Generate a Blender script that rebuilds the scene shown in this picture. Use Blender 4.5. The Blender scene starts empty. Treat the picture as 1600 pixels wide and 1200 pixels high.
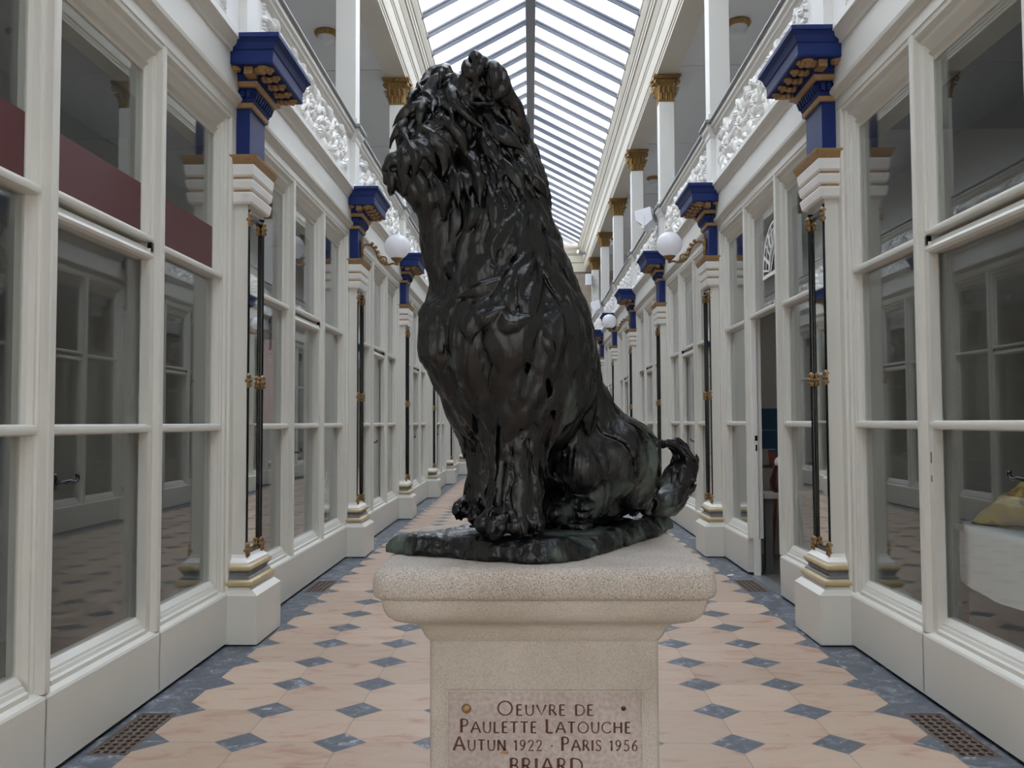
import bpy, bmesh, math, random
import numpy as np
from mathutils import Vector, Matrix

S = bpy.context.scene
COL = S.collection
PI = math.pi

# ------------------------------------------------------------------ camera
def make_camera():
    f, pitch, yaw, roll = 1383.2, 0.0433, -0.0211, -0.0044      # f in pixels of a 1600 wide frame
    cy, sy, cp, sp, cr, sr = math.cos(yaw), math.sin(yaw), math.cos(pitch), math.sin(pitch), math.cos(roll), math.sin(roll)
    right = Vector((cy, -sy, 0)); fwd0 = Vector((sy, cy, 0)); up0 = Vector((0, 0, 1))
    up = cp * up0 - sp * fwd0
    fwd = sp * up0 + cp * fwd0
    r2 = cr * right + sr * up
    u2 = -sr * right + cr * up
    m = Matrix(((r2.x, u2.x, -fwd.x, 0), (r2.y, u2.y, -fwd.y, 0), (r2.z, u2.z, -fwd.z, 1.5), (0, 0, 0, 1)))
    cd = bpy.data.cameras.new('camera'); cd.sensor_width = 36; cd.lens = 36 * f / 1600
    cd.clip_start = 0.05; cd.clip_end = 300
    co = bpy.data.objects.new('camera', cd); COL.objects.link(co)
    co.matrix_world = m
    S.camera = co
make_camera()

# ------------------------------------------------------------------ sky and exposure
def make_world():
    w = bpy.data.worlds.new('overcast_sky'); S.world = w; w.use_nodes = True
    nt = w.node_tree; N = nt.nodes; Lk = nt.links
    for n in list(N): N.remove(n)
    out = N.new('ShaderNodeOutputWorld'); bg = N.new('ShaderNodeBackground')
    tc = N.new('ShaderNodeTexCoord'); nz = N.new('ShaderNodeTexNoise'); cr = N.new('ShaderNodeValToRGB')
    nz.inputs['Scale'].default_value = 2.3; nz.inputs['Detail'].default_value = 4; nz.inputs['Roughness'].default_value = .5
    cr.color_ramp.elements[0].position = .3; cr.color_ramp.elements[0].color = (.78, .82, .88, 1)
    cr.color_ramp.elements[1].position = .62; cr.color_ramp.elements[1].color = (1.02, 1.02, 1.03, 1)
    Lk.new(tc.outputs['Generated'], nz.inputs['Vector']); Lk.new(nz.outputs['Fac'], cr.inputs['Fac'])
    Lk.new(cr.outputs['Color'], bg.inputs['Color']); bg.inputs['Strength'].default_value = WORLD_STRENGTH
    Lk.new(bg.outputs['Background'], out.inputs['Surface'])
WORLD_STRENGTH = 1.7
make_world()
vs = S.view_settings
S.display_settings.display_device = 'sRGB'
vs.view_transform = 'Standard'; vs.look = 'None'; vs.gamma = 1.0; vs.use_curve_mapping = False
vs.exposure = 1.98
cyc = S.cycles
cyc.use_denoising = True
cyc.max_bounces = 10; cyc.diffuse_bounces = 6; cyc.glossy_bounces = 5; cyc.transmission_bounces = 4
cyc.transparent_max_bounces = 14; cyc.caustics_reflective = False; cyc.caustics_refractive = False
cyc.sample_clamp_indirect = 8.0

# ------------------------------------------------------------------ materials
def nodes_of(m):
    m.use_nodes = True
    return m.node_tree.nodes, m.node_tree.links

def pbr(name, col, rough=.5, metal=0.0, var=.06, scale=9.0, bump=0.0, bscale=60.0, spec=.5):
    m = bpy.data.materials.new(name); N, L = nodes_of(m)
    b = N['Principled BSDF']
    b.inputs['Roughness'].default_value = rough; b.inputs['Metallic'].default_value = metal
    b.inputs['Specular IOR Level'].default_value = spec
    tc = N.new('ShaderNodeTexCoord'); nz = N.new('ShaderNodeTexNoise')
    nz.inputs['Scale'].default_value = scale; nz.inputs['Detail'].default_value = 5
    L.new(tc.outputs['Object'], nz.inputs['Vector'])
    mx = N.new('ShaderNodeMix'); mx.data_type = 'RGBA'
    mx.inputs[6].default_value = (*[c * (1 - var) for c in col], 1); mx.inputs[7].default_value = (*[min(1, c * (1 + var)) for c in col], 1)
    L.new(nz.outputs['Fac'], mx.inputs[0]); L.new(mx.outputs[2], b.inputs['Base Color'])
    if bump:
        n2 = N.new('ShaderNodeTexNoise'); n2.inputs['Scale'].default_value = bscale; n2.inputs['Detail'].default_value = 6
        L.new(tc.outputs['Object'], n2.inputs['Vector'])
        bp = N.new('ShaderNodeBump'); bp.inputs['Strength'].default_value = bump; bp.inputs['Distance'].default_value = .01
        L.new(n2.outputs['Fac'], bp.inputs['Height']); L.new(bp.outputs['Normal'], b.inputs['Normal'])
    return m

def glass_mat(name, tint=(.93, .95, .94), rough=0.0, boost=1.0):
    """a real pane: Schlick reflection on each face, the rest passes straight through"""
    m = bpy.data.materials.new(name); N, L = nodes_of(m)
    for n in list(N): N.remove(n)
    out = N.new('ShaderNodeOutputMaterial'); mix = N.new('ShaderNodeMixShader')
    tr = N.new('ShaderNodeBsdfTransparent'); gl = N.new('ShaderNodeBsdfGlossy')
    tr.inputs['Color'].default_value = (*tint, 1); gl.inputs['Color'].default_value = (.97, .98, 1, 1); gl.inputs['Roughness'].default_value = rough
    geo = N.new('ShaderNodeNewGeometry'); dot = N.new('ShaderNodeVectorMath'); dot.operation = 'DOT_PRODUCT'
    L.new(geo.outputs['Normal'], dot.inputs[0]); L.new(geo.outputs['Incoming'], dot.inputs[1])
    ab = N.new('ShaderNodeMath'); ab.operation = 'ABSOLUTE'; L.new(dot.outputs['Value'], ab.inputs[0])
    om = N.new('ShaderNodeMath'); om.operation = 'SUBTRACT'; om.inputs[0].default_value = 1; om.use_clamp = True; L.new(ab.outputs[0], om.inputs[1])
    pw = N.new('ShaderNodeMath'); pw.operation = 'POWER'; pw.inputs[1].default_value = 5; L.new(om.outputs[0], pw.inputs[0])
    ma = N.new('ShaderNodeMath'); ma.operation = 'MULTIPLY_ADD'; ma.inputs[1].default_value = .955 * boost; ma.inputs[2].default_value = .045 * boost; ma.use_clamp = True
    L.new(pw.outputs[0], ma.inputs[0]); L.new(ma.outputs[0], mix.inputs['Fac'])
    L.new(tr.outputs[0], mix.inputs[1]); L.new(gl.outputs[0], mix.inputs[2]); L.new(mix.outputs[0], out.inputs['Surface'])
    return m

def skyglass_mat():
    m = bpy.data.materials.new('rippled_roof_glass'); N, L = nodes_of(m)
    for n in list(N): N.remove(n)
    out = N.new('ShaderNodeOutputMaterial'); mix = N.new('ShaderNodeMixShader'); mix.inputs['Fac'].default_value = .35
    tr = N.new('ShaderNodeBsdfTransparent'); tl = N.new('ShaderNodeBsdfTranslucent')
    tc = N.new('ShaderNodeTexCoord'); nz = N.new('ShaderNodeTexNoise'); nz.inputs['Scale'].default_value = .55; nz.inputs['Detail'].default_value = 5
    cr = N.new('ShaderNodeValToRGB'); cr.color_ramp.elements[0].position = .36; cr.color_ramp.elements[0].color = (.62, .66, .72, 1)
    cr.color_ramp.elements[1].position = .6; cr.color_ramp.elements[1].color = (.93, .95, .97, 1)
    L.new(tc.outputs['Object'], nz.inputs['Vector']); L.new(nz.outputs['Fac'], cr.inputs['Fac'])
    L.new(cr.outputs['Color'], tr.inputs['Color']); L.new(cr.outputs['Color'], tl.inputs['Color'])
    L.new(tr.outputs[0], mix.inputs[1]); L.new(tl.outputs[0], mix.inputs[2]); L.new(mix.outputs[0], out.inputs['Surface'])
    return m

M = {}
M['cream'] = pbr('cream_gloss_paint', (.665, .655, .60), .38, var=.03, scale=2.5)
M['frieze'] = pbr('pale_cream_paint', (.71, .70, .655), .45, var=.03, scale=2)
M['stucco'] = pbr('white_stucco', (.84, .83, .80), .55, var=.03, scale=6)
M['beam'] = pbr('ivory_beam_paint', (.54, .50, .41), .5, var=.04, scale=3)
M['gallery_wall'] = pbr('grey_gallery_plaster', (.60, .59, .575), .7, var=.02, scale=2)
M['gallery_ceiling'] = pbr('gallery_ceiling_plaster', (.62, .615, .60), .7, var=.02, scale=2)
M['rail'] = pbr('grey_metal_coping', (.20, .20, .20), .45, var=.08)
M['blue'] = pbr('ultramarine_paint', (.007, .023, .135), .5, var=.12, scale=12, spec=.3)
M['gold'] = pbr('shade_mottled_gilding', (.30, .18, .06), .42, .45, var=.7, scale=26, bump=.25, bscale=120)  # strong mottle painted in to suggest the shaded recesses of the leaf capitals
M['gold_dull'] = pbr('dull_gold_paint', (.37, .225, .10), .5, .2, var=.35, scale=45, bump=.35, bscale=160)
M['torus'] = pbr('ochre_marbled_paint', (.52, .42, .245), .35, var=.22, scale=18)
M['grey'] = pbr('grey_paint', (.17, .175, .185), .4, var=.12, scale=20)
M['black'] = pbr('black_lacquer', (.006, .006, .008), .18, var=.1)
M['iron'] = pbr('dark_roof_iron', (.10, .105, .125), .5, var=.1)
M['ridge'] = pbr('grey_roof_ridge', (.16, .16, .17), .5, var=.1)
M['mirror'] = pbr('old_mirror', (.72, .74, .70), .03, 1.0, var=.03)
M['glass'] = glass_mat('window_glass', boost=1.25)
M['roofglass'] = skyglass_mat()
def opal_mat():
    m = bpy.data.materials.new('opal_glass'); N, L = nodes_of(m); b = N['Principled BSDF']; out = N['Material Output']
    b.inputs['Base Color'].default_value = (.92, .92, .95, 1); b.inputs['Roughness'].default_value = .25
    t = N.new('ShaderNodeBsdfTranslucent'); t.inputs['Color'].default_value = (.97, .97, .99, 1)
    mix = N.new('ShaderNodeMixShader'); mix.inputs['Fac'].default_value = .5
    L.new(b.outputs[0], mix.inputs[1]); L.new(t.outputs[0], mix.inputs[2]); L.new(mix.outputs[0], out.inputs['Surface'])
    return m
M['opal'] = opal_mat()
M['white_plastic'] = pbr('white_plastic', (.78, .79, .82), .35, var=.02)
M['dark_plastic'] = pbr('dark_plastic', (.02, .02, .022), .3, var=.1)
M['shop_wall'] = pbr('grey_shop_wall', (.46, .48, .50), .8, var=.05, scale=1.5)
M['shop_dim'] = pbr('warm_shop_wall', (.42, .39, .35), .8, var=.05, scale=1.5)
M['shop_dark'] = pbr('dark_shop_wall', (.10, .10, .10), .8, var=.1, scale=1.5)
M['shop_floor'] = pbr('shop_floor', (.14, .13, .12), .5, var=.15)
M['maroon'] = pbr('maroon_film', (.085, .014, .019), .45, var=.08, scale=4)
M['endstone'] = pbr('brown_rubble_stone', (.36, .30, .24), .8, var=.25, scale=5, bump=.4, bscale=18)
M['brass'] = pbr('antique_brass', (.30, .19, .09), .4, .7, var=.3, scale=60, bump=.2, bscale=150)
M['steel'] = pbr('steel', (.45, .45, .45), .35, .9)

# ------------------------------------------------------------------ mesh builder
class MB:
    def __init__(s): s.v = []; s.f = []
    def add(s, V, F):
        o = len(s.v); s.v += [tuple(p) for p in V]; s.f += [tuple(i + o for i in f) for f in F]
    def box(s, x0, x1, y0, y1, z0, z1):
        s.add([(x0, y0, z0), (x1, y0, z0), (x1, y1, z0), (x0, y1, z0), (x0, y0, z1), (x1, y0, z1), (x1, y1, z1), (x0, y1, z1)],
              [(0, 3, 2, 1), (4, 5, 6, 7), (0, 1, 5, 4), (1, 2, 6, 5), (2, 3, 7, 6), (3, 0, 4, 7)])
    def prism(s, poly, a, b, axis='y'):
        """poly: closed outline in the two other axes, extruded along axis"""
        def P(p, t):
            if axis == 'y': return (p[0], t, p[1])
            if axis == 'z': return (p[0], p[1], t)
            return (t, p[0], p[1])
        n = len(poly)
        V = [P(p, a) for p in poly] + [P(p, b) for p in poly]
        F = [tuple(range(n)), tuple(range(2 * n - 1, n - 1, -1))] + [(i, (i + 1) % n, n + (i + 1) % n, n + i) for i in range(n)]
        s.add(V, F)
    def stack(s, rows):
        """rings of (u, half-length v, z): a block with its back on u=ub, mitred on three sides: [(ub,u,hv,z)...]"""
        V = []; F = []
        for ub, u, h, z in rows: V += [(ub, -h, z), (u, -h, z), (u, h, z), (ub, h, z)]
        for i in range(len(rows) - 1):
            a = 4 * i; b = a + 4
            for j in range(4): F.append((a + j, a + (j + 1) % 4, b + (j + 1) % 4, b + j))
        F.append((3, 2, 1, 0)); n = 4 * len(rows); F.append((n - 4, n - 3, n - 2, n - 1))
        s.add(V, F)
    def ell(s, c, r, nu=10, nv=7, rot=None):
        V = []; F = []
        for i in range(nv + 1):
            t = PI * i / nv
            for j in range(nu):
                p = 2 * PI * j / nu
                q = Vector((r[0] * math.sin(t) * math.cos(p), r[1] * math.sin(t) * math.sin(p), r[2] * math.cos(t)))
                if rot: q = rot @ q
                V.append((c[0] + q.x, c[1] + q.y, c[2] + q.z))
        for i in range(nv):
            for j in range(nu):
                F.append((i * nu + j, i * nu + (j + 1) % nu, (i + 1) * nu + (j + 1) % nu, (i + 1) * nu + j))
        s.add(V, F)
    def tube(s, pts, rad, n=8, caps=True):
        pts = [Vector(p) for p in pts]
        if not hasattr(rad, '__len__'): rad = [rad] * len(pts)
        V = []; F = []
        prev = None
        for i, p in enumerate(pts):
            t = (pts[min(i + 1, len(pts) - 1)] - pts[max(i - 1, 0)]).normalized()
            if prev is None:
                a = Vector((0, 0, 1)) if abs(t.z) < .9 else Vector((1, 0, 0))
                nx = t.cross(a).normalized()
            else:
                nx = (prev - t * prev.dot(t)).normalized()
            prev = nx; ny = t.cross(nx)
            for j in range(n):
                q = 2 * PI * j / n
                V.append(p + rad[i] * (math.cos(q) * nx + math.sin(q) * ny))
        for i in range(len(pts) - 1):
            for j in range(n): F.append((i * n + j, i * n + (j + 1) % n, (i + 1) * n + (j + 1) % n, (i + 1) * n + j))
        if caps: F.append(tuple(range(n - 1, -1, -1))); F.append(tuple((len(pts) - 1) * n + j for j in range(n)))
        s.add(V, F)
    def lathe(s, prof, n=24, c=(0, 0, 0)):
        V = []; F = []
        for r, z in prof:
            for j in range(n): V.append((c[0] + r * math.cos(2 * PI * j / n), c[1] + r * math.sin(2 * PI * j / n), c[2] + z))
        for i in range(len(prof) - 1):
            for j in range(n): F.append((i * n + j, i * n + (j + 1) % n, (i + 1) * n + (j + 1) % n, (i + 1) * n + j))
        F.append(tuple(range(n - 1, -1, -1))); F.append(tuple((len(prof) - 1) * n + j for j in range(n)))
        s.add(V, F)
    def build(s, name, mat, parent=None, smooth=None, bevel=0.0, loc=None, rotz=0.0):
        me = bpy.data.meshes.new(name); me.from_pydata(s.v, [], s.f); me.validate()
        bm = bmesh.new(); bm.from_mesh(me)
        bmesh.ops.remove_doubles(bm, verts=bm.verts, dist=1e-6)
        bmesh.ops.recalc_face_normals(bm, faces=bm.faces); bm.to_mesh(me); bm.free()
        if smooth is not None:
            me.shade_smooth(); me.set_sharp_from_angle(angle=math.radians(smooth))
        me.materials.append(mat)
        o = bpy.data.objects.new(name, me); COL.objects.link(o)
        if parent is not None: o.parent = parent
        if loc is not None: o.location = loc
        if rotz: o.rotation_euler = (0, 0, rotz)
        if bevel:
            b = o.modifiers.new('edge', 'BEVEL'); b.width = bevel; b.segments = 2; b.limit_method = 'ANGLE'; b.angle_limit = math.radians(35)
        return o

def empty(name, loc=(0, 0, 0), rotz=0.0):
    o = bpy.data.objects.new(name, None); COL.objects.link(o); o.location = loc; o.rotation_euler = (0, 0, rotz)
    o.empty_display_size = .2
    return o
def tag(o, label, cat, group=None):
    o['label'] = label; o['category'] = cat
    if group: o['group'] = group
    return o
def structure(o): o['kind'] = 'structure'; return o
def clone(o, parent=None):
    c = o.copy(); COL.objects.link(c)
    if parent is not None:
        c.parent = parent
    for ch in list(o.children): clone(ch, c)
    return c

# ------------------------------------------------------------------ layout of the passage (metres)
XC, W = .032, 2.092              # centre line and half width between the two shop fronts
BAY, Y0 = 3.895, 2.38            # pilaster spacing; centre of the pilaster beside the viewer (out of the frame)
YEND = 32.4                      # far end
YBACK = -2.6                     # open entrance behind the viewer
PY = [Y0 + BAY * k for k in range(8)]
def sx(side, u): return XC - W + u if side < 0 else XC + W - u
def facing(side): return 0.0 if side < 0 else PI      # objects are built facing +X (left wall); turn half round for the right wall
SIDE = {-1: 'left', 1: 'right'}
ORD = ['', 'first', 'second', 'third', 'fourth', 'fifth', 'sixth', 'seventh']
# ------------------------------------------------------------------ floor
def floor_material():
    m = bpy.data.materials.new('octagon_marble_paving'); N, L = nodes_of(m); b = N['Principled BSDF']
    tc = N.new('ShaderNodeTexCoord'); sep = N.new('ShaderNodeSeparateXYZ'); L.new(tc.outputs['Object'], sep.inputs[0])
    def mt(op, a, c=None, d=None, clamp=False):
        n = N.new('ShaderNodeMath'); n.operation = op; n.use_clamp = clamp
        for i, q in enumerate((a, c, d)):
            if q is None: continue
            if isinstance(q, (int, float)): n.inputs[i].default_value = q
            else: L.new(q, n.inputs[i])
        return n.outputs[0]
    s, x0, y0 = .4662, -1.3736, 4.2138
    gx = mt('DIVIDE', mt('SUBTRACT', sep.outputs['X'], x0), s); gy = mt('DIVIDE', mt('SUBTRACT', sep.outputs['Y'], y0), s)
    fx = mt('ABSOLUTE', mt('SUBTRACT', gx, mt('ROUND', gx))); fy = mt('ABSOLUTE', mt('SUBTRACT', gy, mt('ROUND', gy)))
    d = mt('ADD', fx, fy)
    dia = mt('LESS_THAN', d, .272)
    border = mt('MAXIMUM', mt('LESS_THAN', gx, -1.0), mt('GREATER_THAN', gx, 7.0))
    dark = mt('MAXIMUM', dia, border)
    j1 = mt('LESS_THAN', mt('MINIMUM', fx, fy), .0035)
    j2 = mt('LESS_THAN', mt('ABSOLUTE', mt('SUBTRACT', d, .272)), .004)
    joint = mt('MULTIPLY', mt('MAXIMUM', j1, j2), mt('SUBTRACT', 1, mt('MAXIMUM', border, mt('MULTIPLY', dia, mt('SUBTRACT', 1, j2)))))
    # one random value per octagon
    cx = mt('FLOOR', gx); cyv = mt('FLOOR', gy)
    cmb = N.new('ShaderNodeCombineXYZ'); L.new(cx, cmb.inputs[0]); L.new(cyv, cmb.inputs[1])
    wn = N.new('ShaderNodeTexWhiteNoise'); wn.noise_dimensions = '3D'; L.new(cmb.outputs[0], wn.inputs['Vector'])
    offs = N.new('ShaderNodeVectorMath'); offs.operation = 'MULTIPLY_ADD'; L.new(wn.outputs['Color'], offs.inputs[0]); offs.inputs[1].default_value = (7, 7, 7)
    L.new(tc.outputs['Object'], offs.inputs[2])
    mp = N.new('ShaderNodeMapping'); mp.inputs['Scale'].default_value = (2.2, 5.5, 1); mp.inputs['Rotation'].default_value = (0, 0, .15); L.new(offs.outputs[0], mp.inputs[0])
    nz = N.new('ShaderNodeTexNoise'); nz.inputs['Scale'].default_value = 1.5; nz.inputs['Detail'].default_value = 8; nz.inputs['Roughness'].default_value = .62; nz.inputs['Distortion'].default_value = .6
    L.new(mp.outputs[0], nz.inputs['Vector'])
    cr = N.new('ShaderNodeValToRGB'); e = cr.color_ramp.elements
    e[0].position = .33; e[0].color = (.39, .235, .175, 1); e[1].position = .68; e[1].color = (.475, .36, .28, 1)
    k = e.new(.44); k.color = (.475, .34, .26, 1); k = e.new(.55); k.color = (.49, .375, .29, 1)
    L.new(nz.outputs['Fac'], cr.inputs['Fac'])
    tone = N.new('ShaderNodeMix'); tone.data_type = 'RGBA'; tone.blend_type = 'MULTIPLY'; tone.inputs[0].default_value = 1
    tr = N.new('ShaderNodeValToRGB'); tr.color_ramp.elements[0].color = (.86, .84, .82, 1); tr.color_ramp.elements[1].color = (1.06, 1.06, 1.04, 1)
    L.new(wn.outputs['Value'], tr.inputs['Fac']); L.new(cr.outputs['Color'], tone.inputs[6]); L.new(tr.outputs['Color'], tone.inputs[7])
    # dark blue-grey marble with pale flecks
    n2 = N.new('ShaderNodeTexNoise'); n2.inputs['Scale'].default_value = 9; n2.inputs['Detail'].default_value = 9; n2.inputs['Roughness'].default_value = .7; n2.inputs['Distortion'].default_value = 1.2
    L.new(offs.outputs[0], n2.inputs['Vector'])
    c2 = N.new('ShaderNodeValToRGB'); e = c2.color_ramp.elements
    e[0].position = .30; e[0].color = (.055, .062, .075, 1); e[1].position = .69; e[1].color = (.50, .52, .55, 1)
    k = e.new(.53); k.color = (.10, .112, .135, 1); k = e.new(.60); k.color = (.19, .205, .235, 1)
    L.new(n2.outputs['Fac'], c2.inputs['Fac'])
    mx = N.new('ShaderNodeMix'); mx.data_type = 'RGBA'; L.new(dark, mx.inputs[0]); L.new(tone.outputs[2], mx.inputs[6]); L.new(c2.outputs['Color'], mx.inputs[7])
    mj = N.new('ShaderNodeMix'); mj.data_type = 'RGBA'; L.new(joint, mj.inputs[0]); L.new(mx.outputs[2], mj.inputs[6]); mj.inputs[7].default_value = (.20, .15, .12, 1)
    L.new(mj.outputs[2], b.inputs['Base Color'])
    rr = N.new('ShaderNodeMapRange'); rr.inputs['To Min'].default_value = .38; rr.inputs['To Max'].default_value = .55
    L.new(nz.outputs['Fac'], rr.inputs['Value']); L.new(rr.outputs[0], b.inputs['Roughness'])
    b.inputs['Specular IOR Level'].default_value = .45
    return m
M['floor'] = floor_material()

GR = [(-1, 4.05, 4.62), (-1, 7.90, 8.45), (1, 4.06, 4.65), (1, 7.90, 8.47)]          # iron grates in the dark border
def build_floor():
    mb = MB(); t = -.12
    gx = {-1: (-2.03, -1.845), 1: (1.903, 2.095)}
    ys = sorted({YBACK - 3, YEND + 3} | {y for g in GR for y in g[1:]})
    xs = [-2.19, gx[-1][0], gx[-1][1], gx[1][0], gx[1][1], 2.254]
    for i in range(len(xs) - 1):
        for j in range(len(ys) - 1):
            hole = False
            for s, a, b in GR:
                if abs(xs[i] - gx[s][0]) < 1e-6 and ys[j] >= a - 1e-6 and ys[j + 1] <= b + 1e-6: hole = True
            if not hole: mb.box(xs[i], xs[i + 1], ys[j], ys[j + 1], t, 0)
    structure(mb.build('floor', M['floor']))
    p = MB(); p.box(-2.3, 2.35, 3.5, 9, -.135, -.121); structure(p.build('trim_1', M['shop_dark']))
    # grates
    names = ['rusty iron floor grate at the left wall, nearest the viewer', 'iron floor grate beyond the first left pilaster',
             'iron floor grate at the right wall, nearest the viewer', 'iron floor grate below the open door on the right']
    grate_mat = pbr('rusty_cast_iron', (.14, .105, .085), .75, .25, var=.45, scale=40, bump=.3, bscale=90)
    for (s, a, b), lab in zip(GR, names):
        x0, x1 = gx[s]; root = tag(empty('floor_grate', ((x0 + x1) / 2, (a + b) / 2, 0)), lab, 'grate', 'iron floor grates')
        w2, l2 = (x1 - x0) / 2, (b - a) / 2
        f = MB(); th = .012
        f.box(-w2, w2, -l2, -l2 + th, -.03, .002); f.box(-w2, w2, l2 - th, l2, -.03, .002)
        f.box(-w2, -w2 + th, -l2 + th, l2 - th, -.03, .002); f.box(w2 - th, w2, -l2 + th, l2 - th, -.03, .002)
        f.build('grate_frame', grate_mat, root)
        g = MB()
        nx, ny = 4, 11
        for i in range(nx):                                    # rows of little ring cells
            for j in range(ny):
                cx = -w2 + th + (2 * w2 - 2 * th) * (i + .5) / nx; cy_ = -l2 + th + (2 * l2 - 2 * th) * (j + .5) / ny
                rx = (2 * w2 - 2 * th) / nx / 2; ry = (2 * l2 - 2 * th) / ny / 2
                ring = [(cx + rx * .93 * math.cos(q * PI / 6), cy_ + ry * .93 * math.sin(q * PI / 6), -.006) for q in range(13)]
                g.tube(ring, .0055, 5, caps=False)
        for i in range(1, nx):
            x = -w2 + th + (2 * w2 - 2 * th) * i / nx; g.box(x - .003, x + .003, -l2 + th, l2 - th, -.02, -.001)
        for j in range(1, ny):
            y = -l2 + th + (2 * l2 - 2 * th) * j / ny; g.box(-w2 + th, w2 - th, y - .003, y + .003, -.02, -.001)
        g.build('grate_lattice', grate_mat, root)
build_floor()

# ------------------------------------------------------------------ long walls above the shop fronts
def run(side, prof, y0, y1, name, mat, smooth=40):
    """sweep a closed (u,z) outline along the passage"""
    mb = MB(); mb.prism([(sx(side, u), z) for u, z in prof], y0, y1)
    return mb.build(name, mat, smooth=smooth)
for side in (-1, 1):
    nm = SIDE[side]
    arch = [(-.35, 3.50), (-.092, 3.50), (-.086, 3.525), (-.05, 3.565), (-.04, 3.572), (-.036, 3.60), (-.01, 3.615), (-.006, 3.64), (0, 3.645),
            (0, 3.715), (.012, 3.72), (.022, 3.745), (.045, 3.76), (.05, 3.785), (.03, 3.792), (-.35, 3.792)]
    structure(run(side, arch, YBACK, YEND, 'trim_%d' % (2 if side < 0 else 3), M['cream']))
    fr = [(-.35, 3.79), (.028, 3.79), (.028, 4.03), (.045, 4.035), (.05, 4.055), (.075, 4.075), (.085, 4.10), (.10, 4.105), (.10, 4.145), (.03, 4.16), (-.35, 4.16)]
    structure(run(side, fr, YBACK, YEND, 'wall_' + nm, M['frieze']))
    # parapet core, upper moulding and grey coping
    core = [(-.25, 4.158), (-.01, 4.158), (-.01, 4.80), (-.25, 4.80)]
    structure(run(side, core, YBACK, YEND, 'trim_%d' % (4 if side < 0 else 5), M['stucco']))
    top = [(-.25, 4.77), (.0, 4.77), (.012, 4.78), (.018, 4.80), (.03, 4.805), (.035, 4.83), (.055, 4.845), (.06, 4.875), (.06, 4.888), (-.25, 4.888)]
    structure(run(side, top, YBACK, YEND, 'trim_%d' % (6 if side < 0 else 7), M['cream']))
    cop = [(-.27, 4.886), (.075, 4.886), (.085, 4.90), (.08, 4.925), (.04, 4.937), (-.25, 4.937)]
    structure(run(side, cop, YBACK, YEND, 'trim_%d' % (8 if side < 0 else 9), M['rail']))
    # gallery: deck, back wall, ceiling
    mb = MB(); mb.box(*sorted((sx(side, -.25), sx(side, -2.3))), YBACK, YEND, 3.95, 4.16); structure(mb.build('trim_%d' % (10 if side < 0 else 11), M['gallery_wall']))
    mb = MB(); mb.box(*sorted((sx(side, -1.85), sx(side, -2.0))), YBACK, YEND, 4.16, 7.12); structure(mb.build('wall_gallery_' + nm, M['gallery_wall']))
    mb = MB(); mb.box(*sorted((sx(side, -.20), sx(side, -2.0))), YBACK, YEND, 7.08, 7.2)
    for k in range(8):                                            # shallow seams of the boarded ceiling over each bay
        y = PY[k] - .35; mb.box(*sorted((sx(side, -.22), sx(side, -1.84))), y, y + .04, 7.065, 7.08)
    structure(mb.build('ceiling_' + nm, M['gallery_ceiling']))
    # entablature carrying the glass roof, r = distance from the centre line
    r = lambda q: XC + side * q
    ent = [(2.33, 7.01), (2.00, 7.01), (1.995, 7.05), (1.985, 7.055), (1.98, 7.09), (1.965, 7.10), (1.955, 7.14), (1.955, 7.36), (1.945, 7.365), (1.94, 7.40), (1.925, 7.41),
           (1.915, 7.46), (1.915, 7.60), (1.905, 7.605), (1.89, 7.64), (1.865, 7.67), (1.86, 7.70), (1.835, 7.705), (1.83, 7.76), (1.815, 7.77), (1.81, 7.83), (1.79, 7.84), (1.775, 7.875),
           (1.745, 7.91), (1.735, 7.95), (1.72, 7.955), (1.72, 7.995), (1.75, 8.01), (2.33, 8.01)]
    mb = MB(); mb.prism([(r(q), z) for q, z in ent], YBACK, YEND)
    structure(mb.build('trim_%d' % (12 if side < 0 else 13), M['beam'], smooth=40))

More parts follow.
